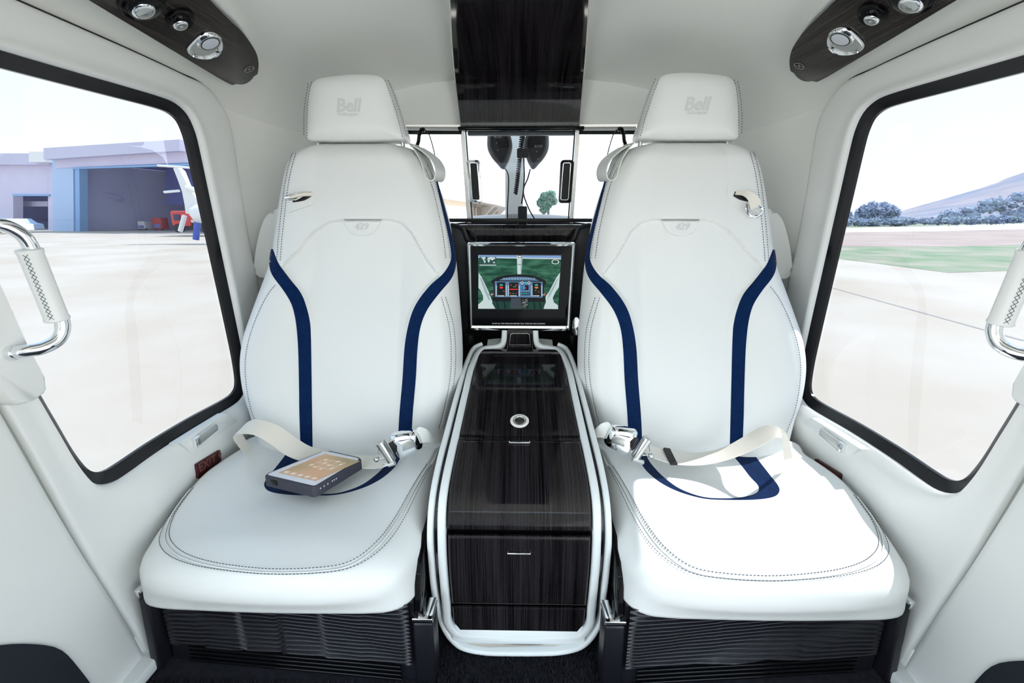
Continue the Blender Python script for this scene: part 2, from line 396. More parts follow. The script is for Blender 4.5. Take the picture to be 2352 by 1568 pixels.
for side, mx in (('left', 1), ('right', -1)):
    dr = thing('door_1' if mx > 0 else 'door_2', (-.78*mx, .95, .0), kind='structure')
    mb = MB(); rows = []
    prof = [(-.0, .030), (0, .012), (.0, .004), (.012, 0), (.05, -.006), (.10, -.006), (.2, -.003), (.32, 0), (.45, 0), (.6, 0), (.75, 0), (.88, 0), (.96, .001), (.985, .004), (.997, .010), (1, .03)]
    for f, dx in prof:
        r = []
        for a, b in zip(WL_, SL_):
            p = a.lerp(b, f); r.append(Vector((-.78-dx+low(p, f)*(1 if f > 0 else 0), p.x, p.y)))
        rows.append(r)
    mb.grid(rows, True)
    mb.grid([[Vector((-.815, p.x, p.y)) for p in WL_], [Vector((-.815, p.x, p.y)) for p in SL_]], True)
    mb.build('door_panel', liner2, dr, mx=mx, angle=60)
    # dark seal around the door edge
    ins = inset(SL_, -.0035); k0 = [i for i, p in enumerate(ins) if p.y > 1.19]
    hi = sorted([ins[i] for i in k0], key=lambda p: p.x)
    MB().tube([Vector((-.797, p.x, p.y)) for p in hi], .004, 6).build('door_seal', seamg, dr, mx=mx)
    lo_ = [p for p in ins if p.y <= 1.195 and p.x < .76 and p.y > -.01]; lo_.sort(key=lambda p: p.y)
    MB().tube([Vector((-.795, p.x, p.y)) for p in lo_], .004, 6).build('door_seal', sealg, dr, mx=mx)
    # gasket band + pane
    w = thing('window_1' if mx > 0 else 'window_2', (-.79*mx, .95, .75), kind='structure')
    I1 = inset(WL_, .022)
    rows = [[Vector((-.786, p.x, p.y)) for p in inset(WL_, -.001)], [Vector((-.788, p.x, p.y)) for p in inset(WL_, .004)], [Vector((-.796, p.x, p.y)) for p in inset(WL_, .018)], [Vector((-.799, p.x, p.y)) for p in I1], [Vector((-.806, p.x, p.y)) for p in I1], [Vector((-.806, p.x, p.y)) for p in WL_]]
    MB().grid(rows, True).build('window_frame', gask, w, mx=mx)
    MB().poly([Vector((-.803, p.x, p.y)) for p in inset(WL_, .018)][::2]).build('window_pane', glass, w, mx=mx, smooth=False)
    # aft jamb panel: from the slanted door edge back towards the camera
    edge = [(.742, -.025), (.735, .03), (.71, .16), (.68, .30), (.652, .45), (.625, .61), (.60, .70), (.56, .80), (.40, .98), (.25, 1.10), (.2, 1.20)]
    E = [Vector((p[0], p[1])) for p in resample([(a, b, 0) for a, b in edge], 40)]
    rows = []
    for k, (dy, dx) in enumerate([(-.006, .02), (-.006, .006), (-.010, .001), (-.020, -.001), (-.06, -.004), (-.14, -.010), (-.3, -.012), (-.6, -.01), (-.9, -.01), (-1.15, 0)]):
        rows.append([Vector((-.78-dx, max(.26, e_.x+dy), e_.y)) for e_ in E])
    struct('wall_left_aft' if mx > 0 else 'wall_right_aft', MB().grid(rows), liner2, mx=mx)
    # raised kick cover on the aft panel
    P = [(60, 1478), (120, 1484), (150, 1499), (178, 1530), (212, 1575), (252, 1640), (250, 1750), (-250, 1900), (-420, 1560), (-60, 1492), (0, 1482)]
    P = [onX(u, v, -.764) for u, v in P]
    P = [Vector((p.x, max(.28, p.y), max(p.z, -.02))) for p in P]
    o = MB().slab(catmull(P, 60, True), (1, 0, 0), .008, .002).build('kick_panel', kick, mx=mx)
    tag(o, 'dark blue-black rounded kick cover at the foot of the %s door jamb' % side, 'kick panel')
    # door sill strip at floor
    mb = MB().box((-.775, .70, -.012), (.05, .18, .03), .006); 
    o = mb.build('sill_strip', satin, mx=mx)
    tag(o, 'pale blue-white metal threshold strip on the floor by the %s door' % side, 'sill strip')
    # upright padded cushion on the corner column behind the seat
    P = [(583, 628), (584, 600), (590, 560), (600, 520), (612, 496), (635, 480), (690, 476), (710, 500), (710, 620), (690, 637), (598, 637)]
    P = [onY(u, v, 1.33) for u, v in P]
    o = MB().slab(catmull(P, 60, True), (0, -1, 0), .05, .010, seg=4).build('wall_pad', liner, mx=mx)
    tag(o, 'raised off-white pad on the wall column behind the %s seat' % side, 'wall pad')

# ================================================================== SEATS (left-hand shapes; mx=-1 mirrors them)
def Yp(z): return 1.10+.195*(z-.30)
XC = -.44
EL = [(590, 1010), (575, 945), (560, 900), (552, 850), (552, 810), (560, 765), (577, 715), (597, 660), (613, 615), (622, 575), (629, 525), (638, 465), (650, 400), (660, 370), (672, 352), (690, 338), (715, 330)]
ER = [(1040, 1010), (1048, 950), (1056, 890), (1060, 840), (1060, 790), (1057, 740), (1053, 690), (1049, 640), (1045, 600), (1038, 560), (1030, 510), (1015, 455), (998, 410), (980, 378), (962, 355), (940, 338), (915, 329)]
def edge_tab(pts):
    out = []
    for u, v in pts:
        d = ray(u, v)      # plane y = Yp(z)+.035
        k = .195; t = (1.135-.30*k+k*CH)/(d.y-k*d.z); p = O+d*t; out.append((p.z, p.x))
    out.sort(); z0, z1 = out[0][0], out[-1][0]
    C = catmull([(a, b, 0) for a, b in out], 120)
    return [(p.x, p.y) for p in C]
TL = edge_tab(EL); TR = edge_tab(ER)
ZT = max(TL[-1][0], TR[-1][0]); ZB = .22
def fr(x, z):
    xl = interp(TL, z); xr = interp(TR, z); return (2*x-xl-xr)/(xr-xl), (xr-xl)/2
ARCH = [(642, 618), (660, 602), (678, 582), (700, 555), (728, 525), (755, 508), (790, 502), (840, 501), (900, 502), (925, 511), (947, 533), (966, 567), (984, 597), (1004, 622), (1022, 640)]
def plane_xz(u, v):
    d = ray(u, v); k = .195; t = (1.10-.30*k+k*CH)/(d.y-k*d.z); return O+d*t
SLX = sorted([(plane_xz(u, v).z, plane_xz(u, v).x) for u, v in [(640, 605), (665, 640), (690, 672), (704, 705), (712, 740), (714, 770), (715, 810), (716, 890), (717, 960), (718, 1032)]])
SRX = sorted([(plane_xz(u, v).z, plane_xz(u, v).x) for u, v in [(1034, 602), (1018, 628), (984, 660), (955, 700), (940, 740), (930, 795), (925, 870), (918, 950), (914, 1020)]])
AT = sorted([(plane_xz(u, v).x, plane_xz(u, v).z) for u, v in ARCH])
def roll(e_, T, r):
    if e_ >= r: return 0
    q = 1-max(0, e_)/r; return T*(1-math.sqrt(max(0, 1-q*q)))
def back_y(x, z):
    a, hw = fr(x, z); A = abs(a)
    ex = (1-A)*hw; ez = ZT-z
    d = roll(ex, .060, .050)+roll(ez, .055, .045)
    low_ = 1-S(.62, .86, z)
    bol = math.sin(PI*min(1, max(0, (A-.46)/.54)))*(.022*low_+.006)
    bol += .010*(1-A*A)*S(.7, .95, z)
    bol -= .010*(1-min(1, A/.46)**2)*low_
    az = interp(AT, x); inn = az-z
    if inn > 0: bol -= .0105*S(0, .006, inn)*(1-S(.12, .45, inn))*S(.002, .008, x-interp(SLX, z))*S(.002, .008, interp(SRX, z)-x)
    return Yp(z)+min(d, .09)-bol
def hb(u, v, off=0.0):
    p = march(lambda q: q.y-back_y(q.x, q.z), u, v, .8, 1.7)
    e_ = .004; n = Vector((back_y(p.x+e_, p.z)-back_y(p.x-e_, p.z), -2*e_, back_y(p.x, p.z+e_)-back_y(p.x, p.z-e_))).normalized()
    return p+n*off
# cushion
CUSH = [(-.700, 1.14), (-.728, 1.06), (-.742, .98), (-.748, .90), (-.750, .83), (-.745, .765), (-.728, .715), (-.69, .685), (-.62, .668), (-.53, .660), (-.44, .657), (-.35, .660), (-.28, .672), (-.235, .692), (-.208, .735), (-.196, .80), (-.192, .88), (-.192, .97), (-.196, 1.06), (-.205, 1.14)]
CUSHB = [(-.700, 1.14), (-.728, 1.06), (-.742, .98), (-.747, .90), (-.747, .81), (-.742, .745), (-.728, .708), (-.69, .694), (-.62, .690), (-.53, .687), (-.44, .686), (-.35, .687), (-.28, .689), (-.228, .697), (-.204, .722), (-.195, .78), (-.192, .88), (-.192, .97), (-.196, 1.06), (-.205, 1.14)]
SEAMC = [(-.69, 1.13), (-.722, 1.04), (-.735, .95), (-.736, .88), (-.728, .81), (-.700, .755), (-.655, .718), (-.60, .695), (-.53, .680), (-.446, .672), (-.365, .677), (-.31, .692), (-.275, .735), (-.255, .80), (-.238, .88), (-.220, .97), (-.212, 1.05), (-.212, 1.13)]
def topz(x, y):
    u = (x+.468)/.272; A = min(1, abs(u)); rear = S(.74, .96, y)
    z = .270+.006*(1-A*A)+rear*(.036*S(.35, .95, A)-.012*(1-A))
    z -= .010*S(.76, .66, y)
    return z
def hc(u, v, off=0.0):
    p = march(lambda q: q.z-topz(q.x, q.y), u, v, .5, 1.9)
    e_ = .004; n = Vector((-(topz(p.x+e_, p.y)-topz(p.x-e_, p.y)), -(topz(p.x, p.y+e_)-topz(p.x, p.y-e_)), 2*e_)).normalized()
    return p+n*off
def rad2(poly, c, n):
    L_ = [Vector((p[0], p[1])) for p in catmull([(a, b, 0) for a, b in poly], 240, True)]
    return [radial(L_, c, 2*PI*i/n) for i in range(n)]
CC = Vector((-.47, .93)); NR = 180
R_out = rad2(CUSH, CC, NR); R_seam = rad2(SEAMC, CC, NR); R_bot = rad2(CUSHB, CC, NR)
def hskirt(a, lv):
    """skirt point at angle index a; lv 0=seam 1=bottom"""
def cushion_mb():
    mb = MB(); rows = []
    def ring(zf, mixf, grow=0.0, z=None):
        r = []
        for a, b0, b1 in zip(R_seam, R_out, R_bot):
            b = b0.lerp(b1, S(.45, .98, zf)); p = a.lerp(b, mixf); dd = (b-CC).normalized(); p = p+dd*grow
            zz = topz(a.x, a.y); lo = .158+.006*S(-.26, -.2, p.x)+.010*S(.9, .66, p.y)*0
            r.append(Vector((p.x, p.y, zz+(lo-zz)*zf)))
        return r
    rows.append(ring(1.0, 1, -.03)); rows.append(ring(1.01, 1, -.006)); rows.append(ring(.99, 1, -.001)); rows.append(ring(.94, 1.0))
    for zf, mf in ((.8, 1.0), (.65, 1.02), (.5, 1.03), (.36, 1.0), (.24, .88), (.14, .66), (.07, .40), (.035, .22), (.025, .10)): rows.append(ring(zf, mf))
    rows.append(ring(.035, .0))      # groove
    for f in [.02, .04, .06, .08]+[.1+.025*k for k in range(35)]:
        r = []
        for a in R_seam:
            p = a.lerp(CC, f); r.append(Vector((p.x, p.y, topz(p.x, p.y)+.0006)))
        rows.append(r)
    mb.grid(rows, True); mb.fan(rows[-1]); return mb
def ring3(mixf, zf, lift, i0, i1):
    out = []
    for i in range(i0, i1):
        a, b = R_seam[i % NR], R_out[i % NR]; p = a.lerp(b, mixf); zz = topz(a.x, a.y)
        out.append(Vector((p.x, p.y, zz+(.15-zz)*zf+lift)))
    return out
def dashes(P, pitch=.0065, r=.0007):
    L = sum((b-a).length for a, b in zip(P, P[1:])); c = int(L/pitch)*2+1; Q = resample(P, c); mb = MB()
    for i in range(0, c-1, 2): mb.tube([Q[i], Q[i].lerp(Q[i+1], 1.15)], r, 5)
    return mb

def seat(mx, label):
    st = thing('passenger_chair', (-.45*mx, .95, FL), label, 'seat', 'cabin seats facing aft')
    B = lambda mb, n, m, par=st, ang=50: mb.build(n, m, par, mx=mx, angle=ang)
    # ---- backrest
    NA, NZ = 150, 190; rows = []
    for j in range(NZ+1):
        q = j/NZ; z = ZB+(ZT-ZB)*(1-(1-q)**1.35)
        xl = interp(TL, z); xr = interp(TR, z); r = []
        for i in range(NA+1):
            a = math.sin((2*i/NA-1)*PI/2*.94)/math.sin(PI/2*.94); x = (xl+xr)/2+a*(xr-xl)/2
            r.append(Vector((x, back_y(x, z), z)))
        rows.append(r)
    mb = MB().grid(rows)
    # side + rear wall
    rim = [r[0] for r in rows][::-1]+[r[-1] for r in rows][0:0]
    left = [r[0] for r in rows]; right = [r[-1] for r in rows]; top = rows[-1]
    def bk(p, dy, sx=.0, dz=0): return Vector((p.x+(XC-p.x)*sx, p.y+dy, p.z+dz))
    loop = left+top[1:-1]+right[::-1]
    L1 = [bk(p, .02, .02, -.001 if p.z > ZT-.003 else 0) for p in loop]; L2 = [bk(p, .06, .08, -.01 if p.z > 1 else 0) for p in loop]; L3 = [bk(p, .075, .2, -.03 if p.z > 1 else 0) for p in loop]
    mb.grid([loop, L1, L2, L3]); n = len(left)
    mb.add(L3, [[i for i in range(len(L3))]])
    bk_o = B(mb, 'backrest', leather)
    # seam + stitching: outer edge lines, both sides of the seam
    inner = [(960, 348), (985, 395), (1000, 440), (1012, 490), (1022, 540), (1029, 595)]
    outerl = [(676, 352), (664, 395), (655, 450), (648, 510), (643, 560), (640, 600)]
    low_r = [(1018, 682), (1027, 712), (1037, 755), (1041, 810), (1038, 870), (1026, 930), (1012, 985)]
    low_l = [(628, 655), (608, 682), (585, 730), (568, 780), (560, 830), (562, 880), (572, 935), (590, 985)]
    for path, dx in ((inner, -5), (inner, 5), (outerl, -4), (outerl, 4), (low_r, -5), (low_r, 5), (low_l, 4)):
        B(stitches(hb, [(u+dx, v) for u, v in path]), 'stitching', thread, bk_o)
    for path in (inner, outerl, low_r): B(cord(hb, path, .0011, -.0004), 'piping', leather, bk_o)
    # badge tab with number
    tab = patch(hb, [(791, 503), (797, 522), (806, 535), (822, 541), (833, 542)], [(877, 503), (868, 522), (858, 535), (845, 541), (834, 542)], .0065, 30, 10)
    tb = B(tab, 'badge_tab', leather, bk_o)
    c = hb(831, 521, .0072); nn = Vector((0, -1, .15)).normalized(); X = Vector((1, 0, 0)); Yv = nn.cross(X)
    c.x *= mx
    t = textmb('429', .024, .0006, (c, X, Yv), shear=.25, bold=.0004); t.build('number_badge', mat('badge_grey', (.56, .57, .56), .4) if 'badge_grey' not in MATS else MATS['badge_grey'], tb)
    # blue stripes down the back
    s1o = [(623, 572), (619, 600), (625, 630), (650, 665), (668, 695), (677, 725), (682, 760), (685, 800), (687, 880), (688, 960), (690, 1020)]
    s1i = [(627, 572), (640, 605), (665, 640), (690, 672), (704, 705), (712, 740), (714, 770), (715, 810), (716, 890), (717, 960), (718, 1032)]
    B(patch(hb, s1o, s1i, .0018, 90, 5), 'blue_stripe', bluem, bk_o)
    s2o = [(1004, 412), (1018, 465), (1034, 525), (1046, 580), (1046, 612), (1036, 640), (1010, 672), (982, 710), (966, 750), (959, 800), (955, 870), (948, 950), (944, 1030)]
    s2i = [(1001, 415), (1013, 468), (1027, 528), (1036, 580), (1034, 602), (1018, 628), (984, 660), (955, 700), (940, 740), (930, 795), (925, 870), (918, 950), (914, 1020)]
    B(patch(hb, s2i, s2o, .0018, 100, 5), 'blue_stripe', bluem, bk_o)
    # ---- headrest
    Fp = [(704, 318), (703, 275), (706, 225), (712, 196), (724, 182), (750, 175), (800, 170), (850, 170), (874, 176), (886, 190), (898, 225), (912, 270), (926, 315), (900, 320), (820, 322), (740, 322)]
    HY = 1.262
    fl = catmull([onY(u, v, HY) for u, v in Fp], 90, True); cx = sum((p for p in fl), Vector())/len(fl)
    def sc(l, k, dy, kz=None): return [Vector((cx.x+(p.x-cx.x)*k, p.y+dy, cx.z+(p.z-cx.z)*(kz or k))) for p in l]
    dome = lambda l, k, d: [Vector((p.x, p.y, p.z)) for p in sc(l, k, d)]
    HP = [(k_, -.0165+.0205*k_**5) for k_ in (.04, .12, .2, .28, .36, .44, .52, .6, .67, .74, .8, .85, .9, .94, .97, .99)]
    loops = [sc(fl, k_, d_) for k_, d_ in HP]+[ sc(fl, 1.015, .012), sc(fl, 1.03, .028, 1.02), sc(fl, 1.03, .06, 1.02), sc(fl, .99, .09), sc(fl, .9, .105), sc(fl, .6, .112)]
    hr = B(MB().loft(loops), 'headrest', leather)
    def hh(u, v, off=0.0): return onY(u, v, HY-.002-off)
    mb = MB()
    for path in ([(716, 188), (710, 215), (706, 260), (705, 316)], [(708, 192), (702, 225), (698, 265), (698, 312)], [(884, 184), (898, 222), (912, 266), (925, 316)], [(892, 184), (907, 222), (922, 266), (934, 312)]):
        pts = []
        for p in catmull([(a, b, 0) for a, b in path], 60):
            # first hit on the lofted headrest: search depth loops by nearest face (approx. by ray march over the outline scale)
            d = ray(p.x, p.y); best = None
            for k in range(60):
                dy = -.018+.075*k/59; t = (HY+dy)/d.y; q = O+d*t
                # half-extent at that depth
                s_ = interp([(d_, k_) for k_, d_ in HP]+[(.012, 1.015), (.028, 1.03), (.06, 1.03)], dy)
                lp = cx+(Vector((q.x, cx.y, q.z))-cx)/s_
                if inpoly(lp, fl): best = q; break
            if best is None: best = O+d*((HY+.028)/d.y)
            pts.append(best-ray(p.x, p.y).normalized()*.0012)
        B(dashes(pts), 'stitching', thread, hr)
    c = onY(799, 243, HY-.0162); c.x *= mx
    t = textmb('Bell', .042, .0012, (c, (1, 0, 0), (0, 0, 1)), shear=.18, bold=.0012)
    c2 = onY(799, 262, HY-.0162); c2.x *= mx
    textmb('Helicopter', .0125, .0012, (c2, (1, 0, 0), (0, 0, 1)), shear=.1, mb=t)
    t.build('embossed_logo', MATS['badge_grey'], hr)
    # headrest posts
    for u in (730, 925):
        p = onY(u, 326, 1.30); B(MB().tube([p+Vector((0, 0, -.04)), p+Vector((0, 0, .03))], .006, 12), 'headrest_post', chrome)
    # belt guide opening near the outer shoulder
    g = patch(hb, [(677, 438), (668, 455), (660, 482), (662, 489)], [(722, 424), (729, 432), (726, 455), (716, 470)], .002, 24, 8)
    gd = B(g, 'belt_guide', leather, bk_o)
    g = patch(hb, [(672, 455), (690, 444), (712, 440)], [(674, 466), (700, 462), (717, 452)], .0028, 16, 4)
    B(g, 'guide_slot', steel if False else black, gd)
    # ---- cushion
    cu = B(cushion_mb(), 'seat_cushion', leather, ang=70)
    idx = range(NR)
    # seam runs round the front: angles where y is small or sides
    P1 = [Vector((p.x, p.y, topz(p.x, p.y)+.0015)) for p in [R_seam[i].lerp(CC, .022) for i in range(int(NR*.53), int(NR*1.04)) for i in [i % NR]]]
    P2 = ring3(.22, .035, .0028, int(NR*.53), int(NR*1.04))
    B(dashes(P1), 'stitching', thread, cu); B(dashes(P2), 'stitching', thread, cu)
    mb = MB().tube(ring3(.04, .02, .0012, int(NR*.53), int(NR*1.04)), .0016, 8); B(mb, 'piping', leather, cu)
    # stripe on the cushion
    so_ = [(672, 1022), (650, 1052), (628, 1080), (610, 1103), (607, 1117), (620, 1129), (660, 1136), (720, 1138), (775, 1136), (830, 1122), (872, 1102), (902, 1078), (917, 1057), (925, 1035)]
    si_ = [(712, 1036), (690, 1062), (672, 1085), (655, 1103), (653, 1115), (664, 1124), (690, 1131), (730, 1134.5), (778, 1132), (828, 1115), (864, 1090), (888, 1066), (900, 1050), (908, 1030)]
    B(patch(hc, so_, si_, .0012, 110, 5), 'blue_stripe', bluem, cu)
    # ---- base: dark shell with pleated front and ribbed grille
    yb = lambda x: .745-(x+.735)/(.53)*.040
    mb = MB()
    def prism(x0, x1, z0, z1, y1, fo=0.0):
        a = [Vector((x0, yb(x0)+fo, z0)), Vector((x1, yb(x1)+fo, z0)), Vector((x1, yb(x1)+fo, z1)), Vector((x0, yb(x0)+fo, z1))]
        b = [Vector((p.x, y1, p.z)) for p in a]
        return a+b, [[0, 1, 2, 3], [4, 5, 6, 7], [0, 1, 5, 4], [1, 2, 6, 5], [2, 3, 7, 6], [3, 0, 4, 7]]
    mb.add(*prism(-.735, -.205, FL+.002, .165, 1.14, .004)); bs = B(mb, 'seat_base', basem, ang=30)
    # pleats
    rows = []; ph = [random.uniform(-1, 1) for _ in range(12)]; NXp, NZp = 130, 190
    for j in range(NZp+1):
        z = .022+(.168-.022)*j/NZp; r = []
        for i in range(NXp+1):
            x = -.728+.517*i/NXp; seg_ = (x+.728)/.517*6; k = int(seg_) % 6; fr_ = seg_-int(seg_)
            w = ph[k]*(1-S(.82, 1, fr_))+ph[(k+1)]*S(.82, 1, fr_)
            w = w if mx > 0 else w*.25
            sg = math.sin(2*PI*(z/.0098+w*.6+.9*math.sin(x*9+z*30)*(.6 if mx > 0 else 1))+.5*math.sin(x*47+z*90))
            pin = min(1, (x+.73)/.02, (-.208-x)/.02)
            r.append(Vector((x, yb(x)-.0050-.0034*sg*max(0.25, pin), z)))
        rows.append(r)
    B(MB().grid(rows), 'pleated_panel', pleat, bs, 180)
    g = MB()
    for k in range(4):
        z = .014-k*.0105; 
        a = Vector((-.69, yb(-.69)-.004, z)); b = Vector((-.235, yb(-.235)-.004, z)); g.tube([a, b], .0032, 10)
    B(g, 'ribbed_grille', blackgl, bs)
    # flanges
    mb = MB().box((-.748, .80, .062), (.020, .16, .185), .005, rot=Matrix.Rotation(math.radians(3), 3, 'Y'))
    B(mb, 'side_flange', basem, bs)
    mb = MB().box((-.186, .728, .047), (.040, .052, .155), .006); mb.box((-.199, .83, .047), (.014, .16, .155), .004); B(mb, 'side_flange', basem, bs)
    mb = MB().box((-.186, .728, .130), (.041, .054, .011), .002); B(mb, 'chrome_strip', chrome, bs)
    mb = MB().box((-.752, .79, .165), (.012, .14, .014), .002); B(mb, 'chrome_strip', chrome, bs)
    sh = [(.715, .135), (.73, .19), (.755, .225), (.80, .25), (.86, .262), (1.10, .27), (1.10, .13)]
    mb = MB().slab([Vector((-.191, y, z)) for y, z in sh], (1, 0, 0), .012, .002); B(mb, 'side_shell', blackgl, bs)
    return st
def inpoly(p, poly):
    c = False; n = len(poly)
    for i in range(n):
        a, b = poly[i], poly[i-1]
        if (a.z > p.z) != (b.z > p.z) and p.x < (b.x-a.x)*(p.z-a.z)/(b.z-a.z)+a.x: c = not c
    return c
mat('badge_grey', (.66, .67, .66), .4)
seat(1, 'white leather cabin seat with the tablet on its cushion, left of the console')
seat(-1, 'white leather cabin seat with an empty belted cushion, right of the console')


# ================================================================== CENTRE CONSOLE
PR0 = [(1.372, .600), (1.366, .560), (1.355, .525), (1.335, .500), (1.29, .487), (1.20, .463), (1.08, .424), (.965, .385), (.90, .363), (.85, .342), (.815, .316), (.795, .280), (.787, .235), (.785, .18), (.786, .12), (.787, .07), (.786, .03), (.784, .0), (.782, -.014), (.781, -.024)]
PRD = [Vector((0, a, b)) for a, b in [(p.x, p.y) for p in catmull([(a, b, 0) for a, b in PR0], 400)]]
SLEN = [0]
for a, b in zip(PRD, PRD[1:]): SLEN.append(SLEN[-1]+(b-a).length)
def Q(x, s, off=0.0):
    s = min(max(s, 0), SLEN[-1]-1e-6); i = min(int(s/SLEN[-1]*399), 398)
    while SLEN[i+1] < s: i += 1
    while SLEN[i] > s: i -= 1
    t = (s-SLEN[i])/(SLEN[i+1]-SLEN[i]); p = PRD[i].lerp(PRD[i+1], t)
    a, b = PRD[max(i-3, 0)], PRD[min(i+4, 399)]; T = (b-a).normalized(); n = Vector((0, T.z, -T.y))
    return Vector((x, p.y+n.y*off, p.z+n.z*off))
def sv(v, x=0.0):
    best = 0; bd = 1e9
    for k in range(1200):
        s = SLEN[-1]*k/1199; d = abs(proj(Q(x, s))[1]-v)
        if d < bd: bd = d; best = s
    return best
def xq(u, v):
    """measured pixel -> (x, s) on the console face"""
    s = sv(v); 
    for _ in range(4):
        p = Q(0, s); q = onY(u, v, p.y); s = sv(v, q.x)
    return q.x, s
def face(name, s0, s1, w, par, thick=.006, lift=.0, matl=None, bow=0.0, bev=.003, n=24, nx=16):
    """curved front panel between two lengths along the console, w(s) half width"""
    mb = MB(); rows = []
    def row(s, k, off):
        W_ = w(s)-k
        return [Q(W_*(2*i/nx-1), s+bow*(1-(2*i/nx-1)**2)*((s-s0)/(s1-s0)), off) for i in range(nx+1)]
    top = lift+thick
    def full(s, k, off): return row(s, k, off)
    mid = [s0+bev+(s1-s0-2*bev)*i/n for i in range(n+1)]
    rows.append([Q(p, s0, lift) for p in [(w(s0))*(2*i/nx-1) for i in range(nx+1)]])
    rows.append(row(s0, 0, top-bev)); rows.append(row(s0+bev*.3, bev*.3, top-bev*.3))
    for s in mid: rows.append(row(s, bev, top))
    rows.append(row(s1-bev*.3, bev*.3, top-bev*.3)); rows.append(row(s1, 0, top-bev)); rows.append(row(s1, 0, lift))
    # side walls
    mb.grid(rows)
    for sgn in (0, -1):
        side = [[r[sgn] for r in rows], [Q((w(s)+0)*(1 if sgn else -1), s, top-bev) for s in [s0, s0, s0]+mid+[s1, s1, s1]], [Q((w(s))*(1 if sgn else -1), s, lift-.004) for s in [s0, s0, s0]+mid+[s1, s1, s1]]]
        mb.grid(side)
    return mb.build(name, matl or wood, par, angle=30)
cs = thing('centre_console', (0, 1.0, FL), 'dark wood centre console with white rails standing between the two seats', 'console')
hw = lambda s: interp([(0, .118), (sv(800), .122), (sv(1010), .140), (sv(1150), .1475), (sv(1300), .1475), (sv(1445), .143)], s)
HWT = [(s, hw(s)) for s in [SLEN[-1]*k/60 for k in range(61)]]
hw = lambda s: interp(HWT, s)
# body behind the panels
rows = []
for k in range(70):
    s = sv(800)+(SLEN[-1]-sv(800))*k/69 if k == 0 else rows_s[0]+(SLEN[-1]-rows_s[0])*k/69
    if k == 0: rows_s = [s]
    w = hw(s)+.012; rows.append([Q(-w, s, -.12), Q(-w, s, -.02), Q(-w+.002, s, -.010), Q(w-.002, s, -.010), Q(w, s, -.02), Q(w, s, -.12)])
MB().grid(rows).build('console_body', blackgl, cs, angle=40)
# rear white shoulders beside the neck
mb = MB()
for sg in (-1, 1):
    pts = [(1145, 760), (1145, 790), (1136, 800), (1100, 806), (1085, 806), (1092, 790), (1130, 783), (1134, 760)]
    P = [onY(u if sg < 0 else 2390-u, v, 1.345) for u, v in pts]
shoulder = []
neckW = .050
for sg, nm in ((-1, 'a'), (1, 'b')):
    rows = []
    path = [(sg*.0475, .02), (sg*.0475, .055), (sg*.049, sv(783)), (sg*.056, sv(793)), (sg*.070, sv(798)), (sg*.095, sv(801)), (sg*.112, sv(806)), (sg*.121, sv(815)), (sg*.1275, sv(840))]
    pp = [Q(x, s, .006) for x, s in path]
    shoulder.append((path, pp))
# white inner border: one loop frame from neck, down both sides, around the foot
sb = sv(1447)
def bord(sg):
    L_ = [(sg*.0475, .015), (sg*.0475, .05), (sg*.049, sv(778)), (sg*.053, sv(791)), (sg*.066, sv(798)), (sg*.092, sv(801)), (sg*.112, sv(805)), (sg*.126, sv(818))]
    for v in (850, 900, 950, 1010, 1080, 1150, 1220, 1290, 1350, 1400, 1425): s = sv(v); L_.append((sg*(hw(s)+.0095), s))
    s = sv(1445); L_ += [(sg*.142, sv(1444)), (sg*.125, sv(1456)), (sg*.06, sv(1460))]
    return L_
bl = bord(-1)+[(0, sv(1462))]+bord(1)[::-1]
B3 = catmull([(x, s, 0) for x, s in bl], 260)
path = [Q(p.x, p.y, .005) for p in B3]
nrm = [(Q(p.x, p.y, .02)-Q(p.x, p.y, .0)).normalized() for p in B3]
def sweep(path, nrm, prof, closed=False):
    rows = []; n = len(path)
    for i in range(n):
        a = path[i-1] if (i or closed) else path[0]; b = path[(i+1) % n] if (i < n-1 or closed) else path[-1]
        T = (b-a).normalized(); N = (nrm[i]-T*nrm[i].dot(T)).normalized(); S_ = T.cross(N)
        rows.append([path[i]+S_*q[0]+N*q[1] for q in prof])
    mb = MB()
    if closed: rows.append(rows[0])
    mb.grid(rows, True)
    if not closed: mb.fan(rows[0]); mb.fan(rows[-1])
    return mb
pf = [(-.0085, -.012), (-.0085, .001), (-.007, .004), (-.003, .0055), (.003, .0055), (.007, .004), (.0085, .001), (.0085, -.012)]
sweep(path, nrm, pf).build('inner_rail', satin, cs, angle=60)
# wide foot of the border (below the kick panel)
mb = MB().grid([[Q(x*w_, sv(vv)+.010*(1-abs(x))*0, off) for x in (-1, -.9, -.7, -.4, 0, .4, .7, .9, 1)] for vv, w_, off in ((1436, .140, .000), (1450, .142, .009), (1462, .142, .010), (1472, .136, .008), (1478, .128, -.01))])
mb.build('rail_foot', satin, cs, angle=60)
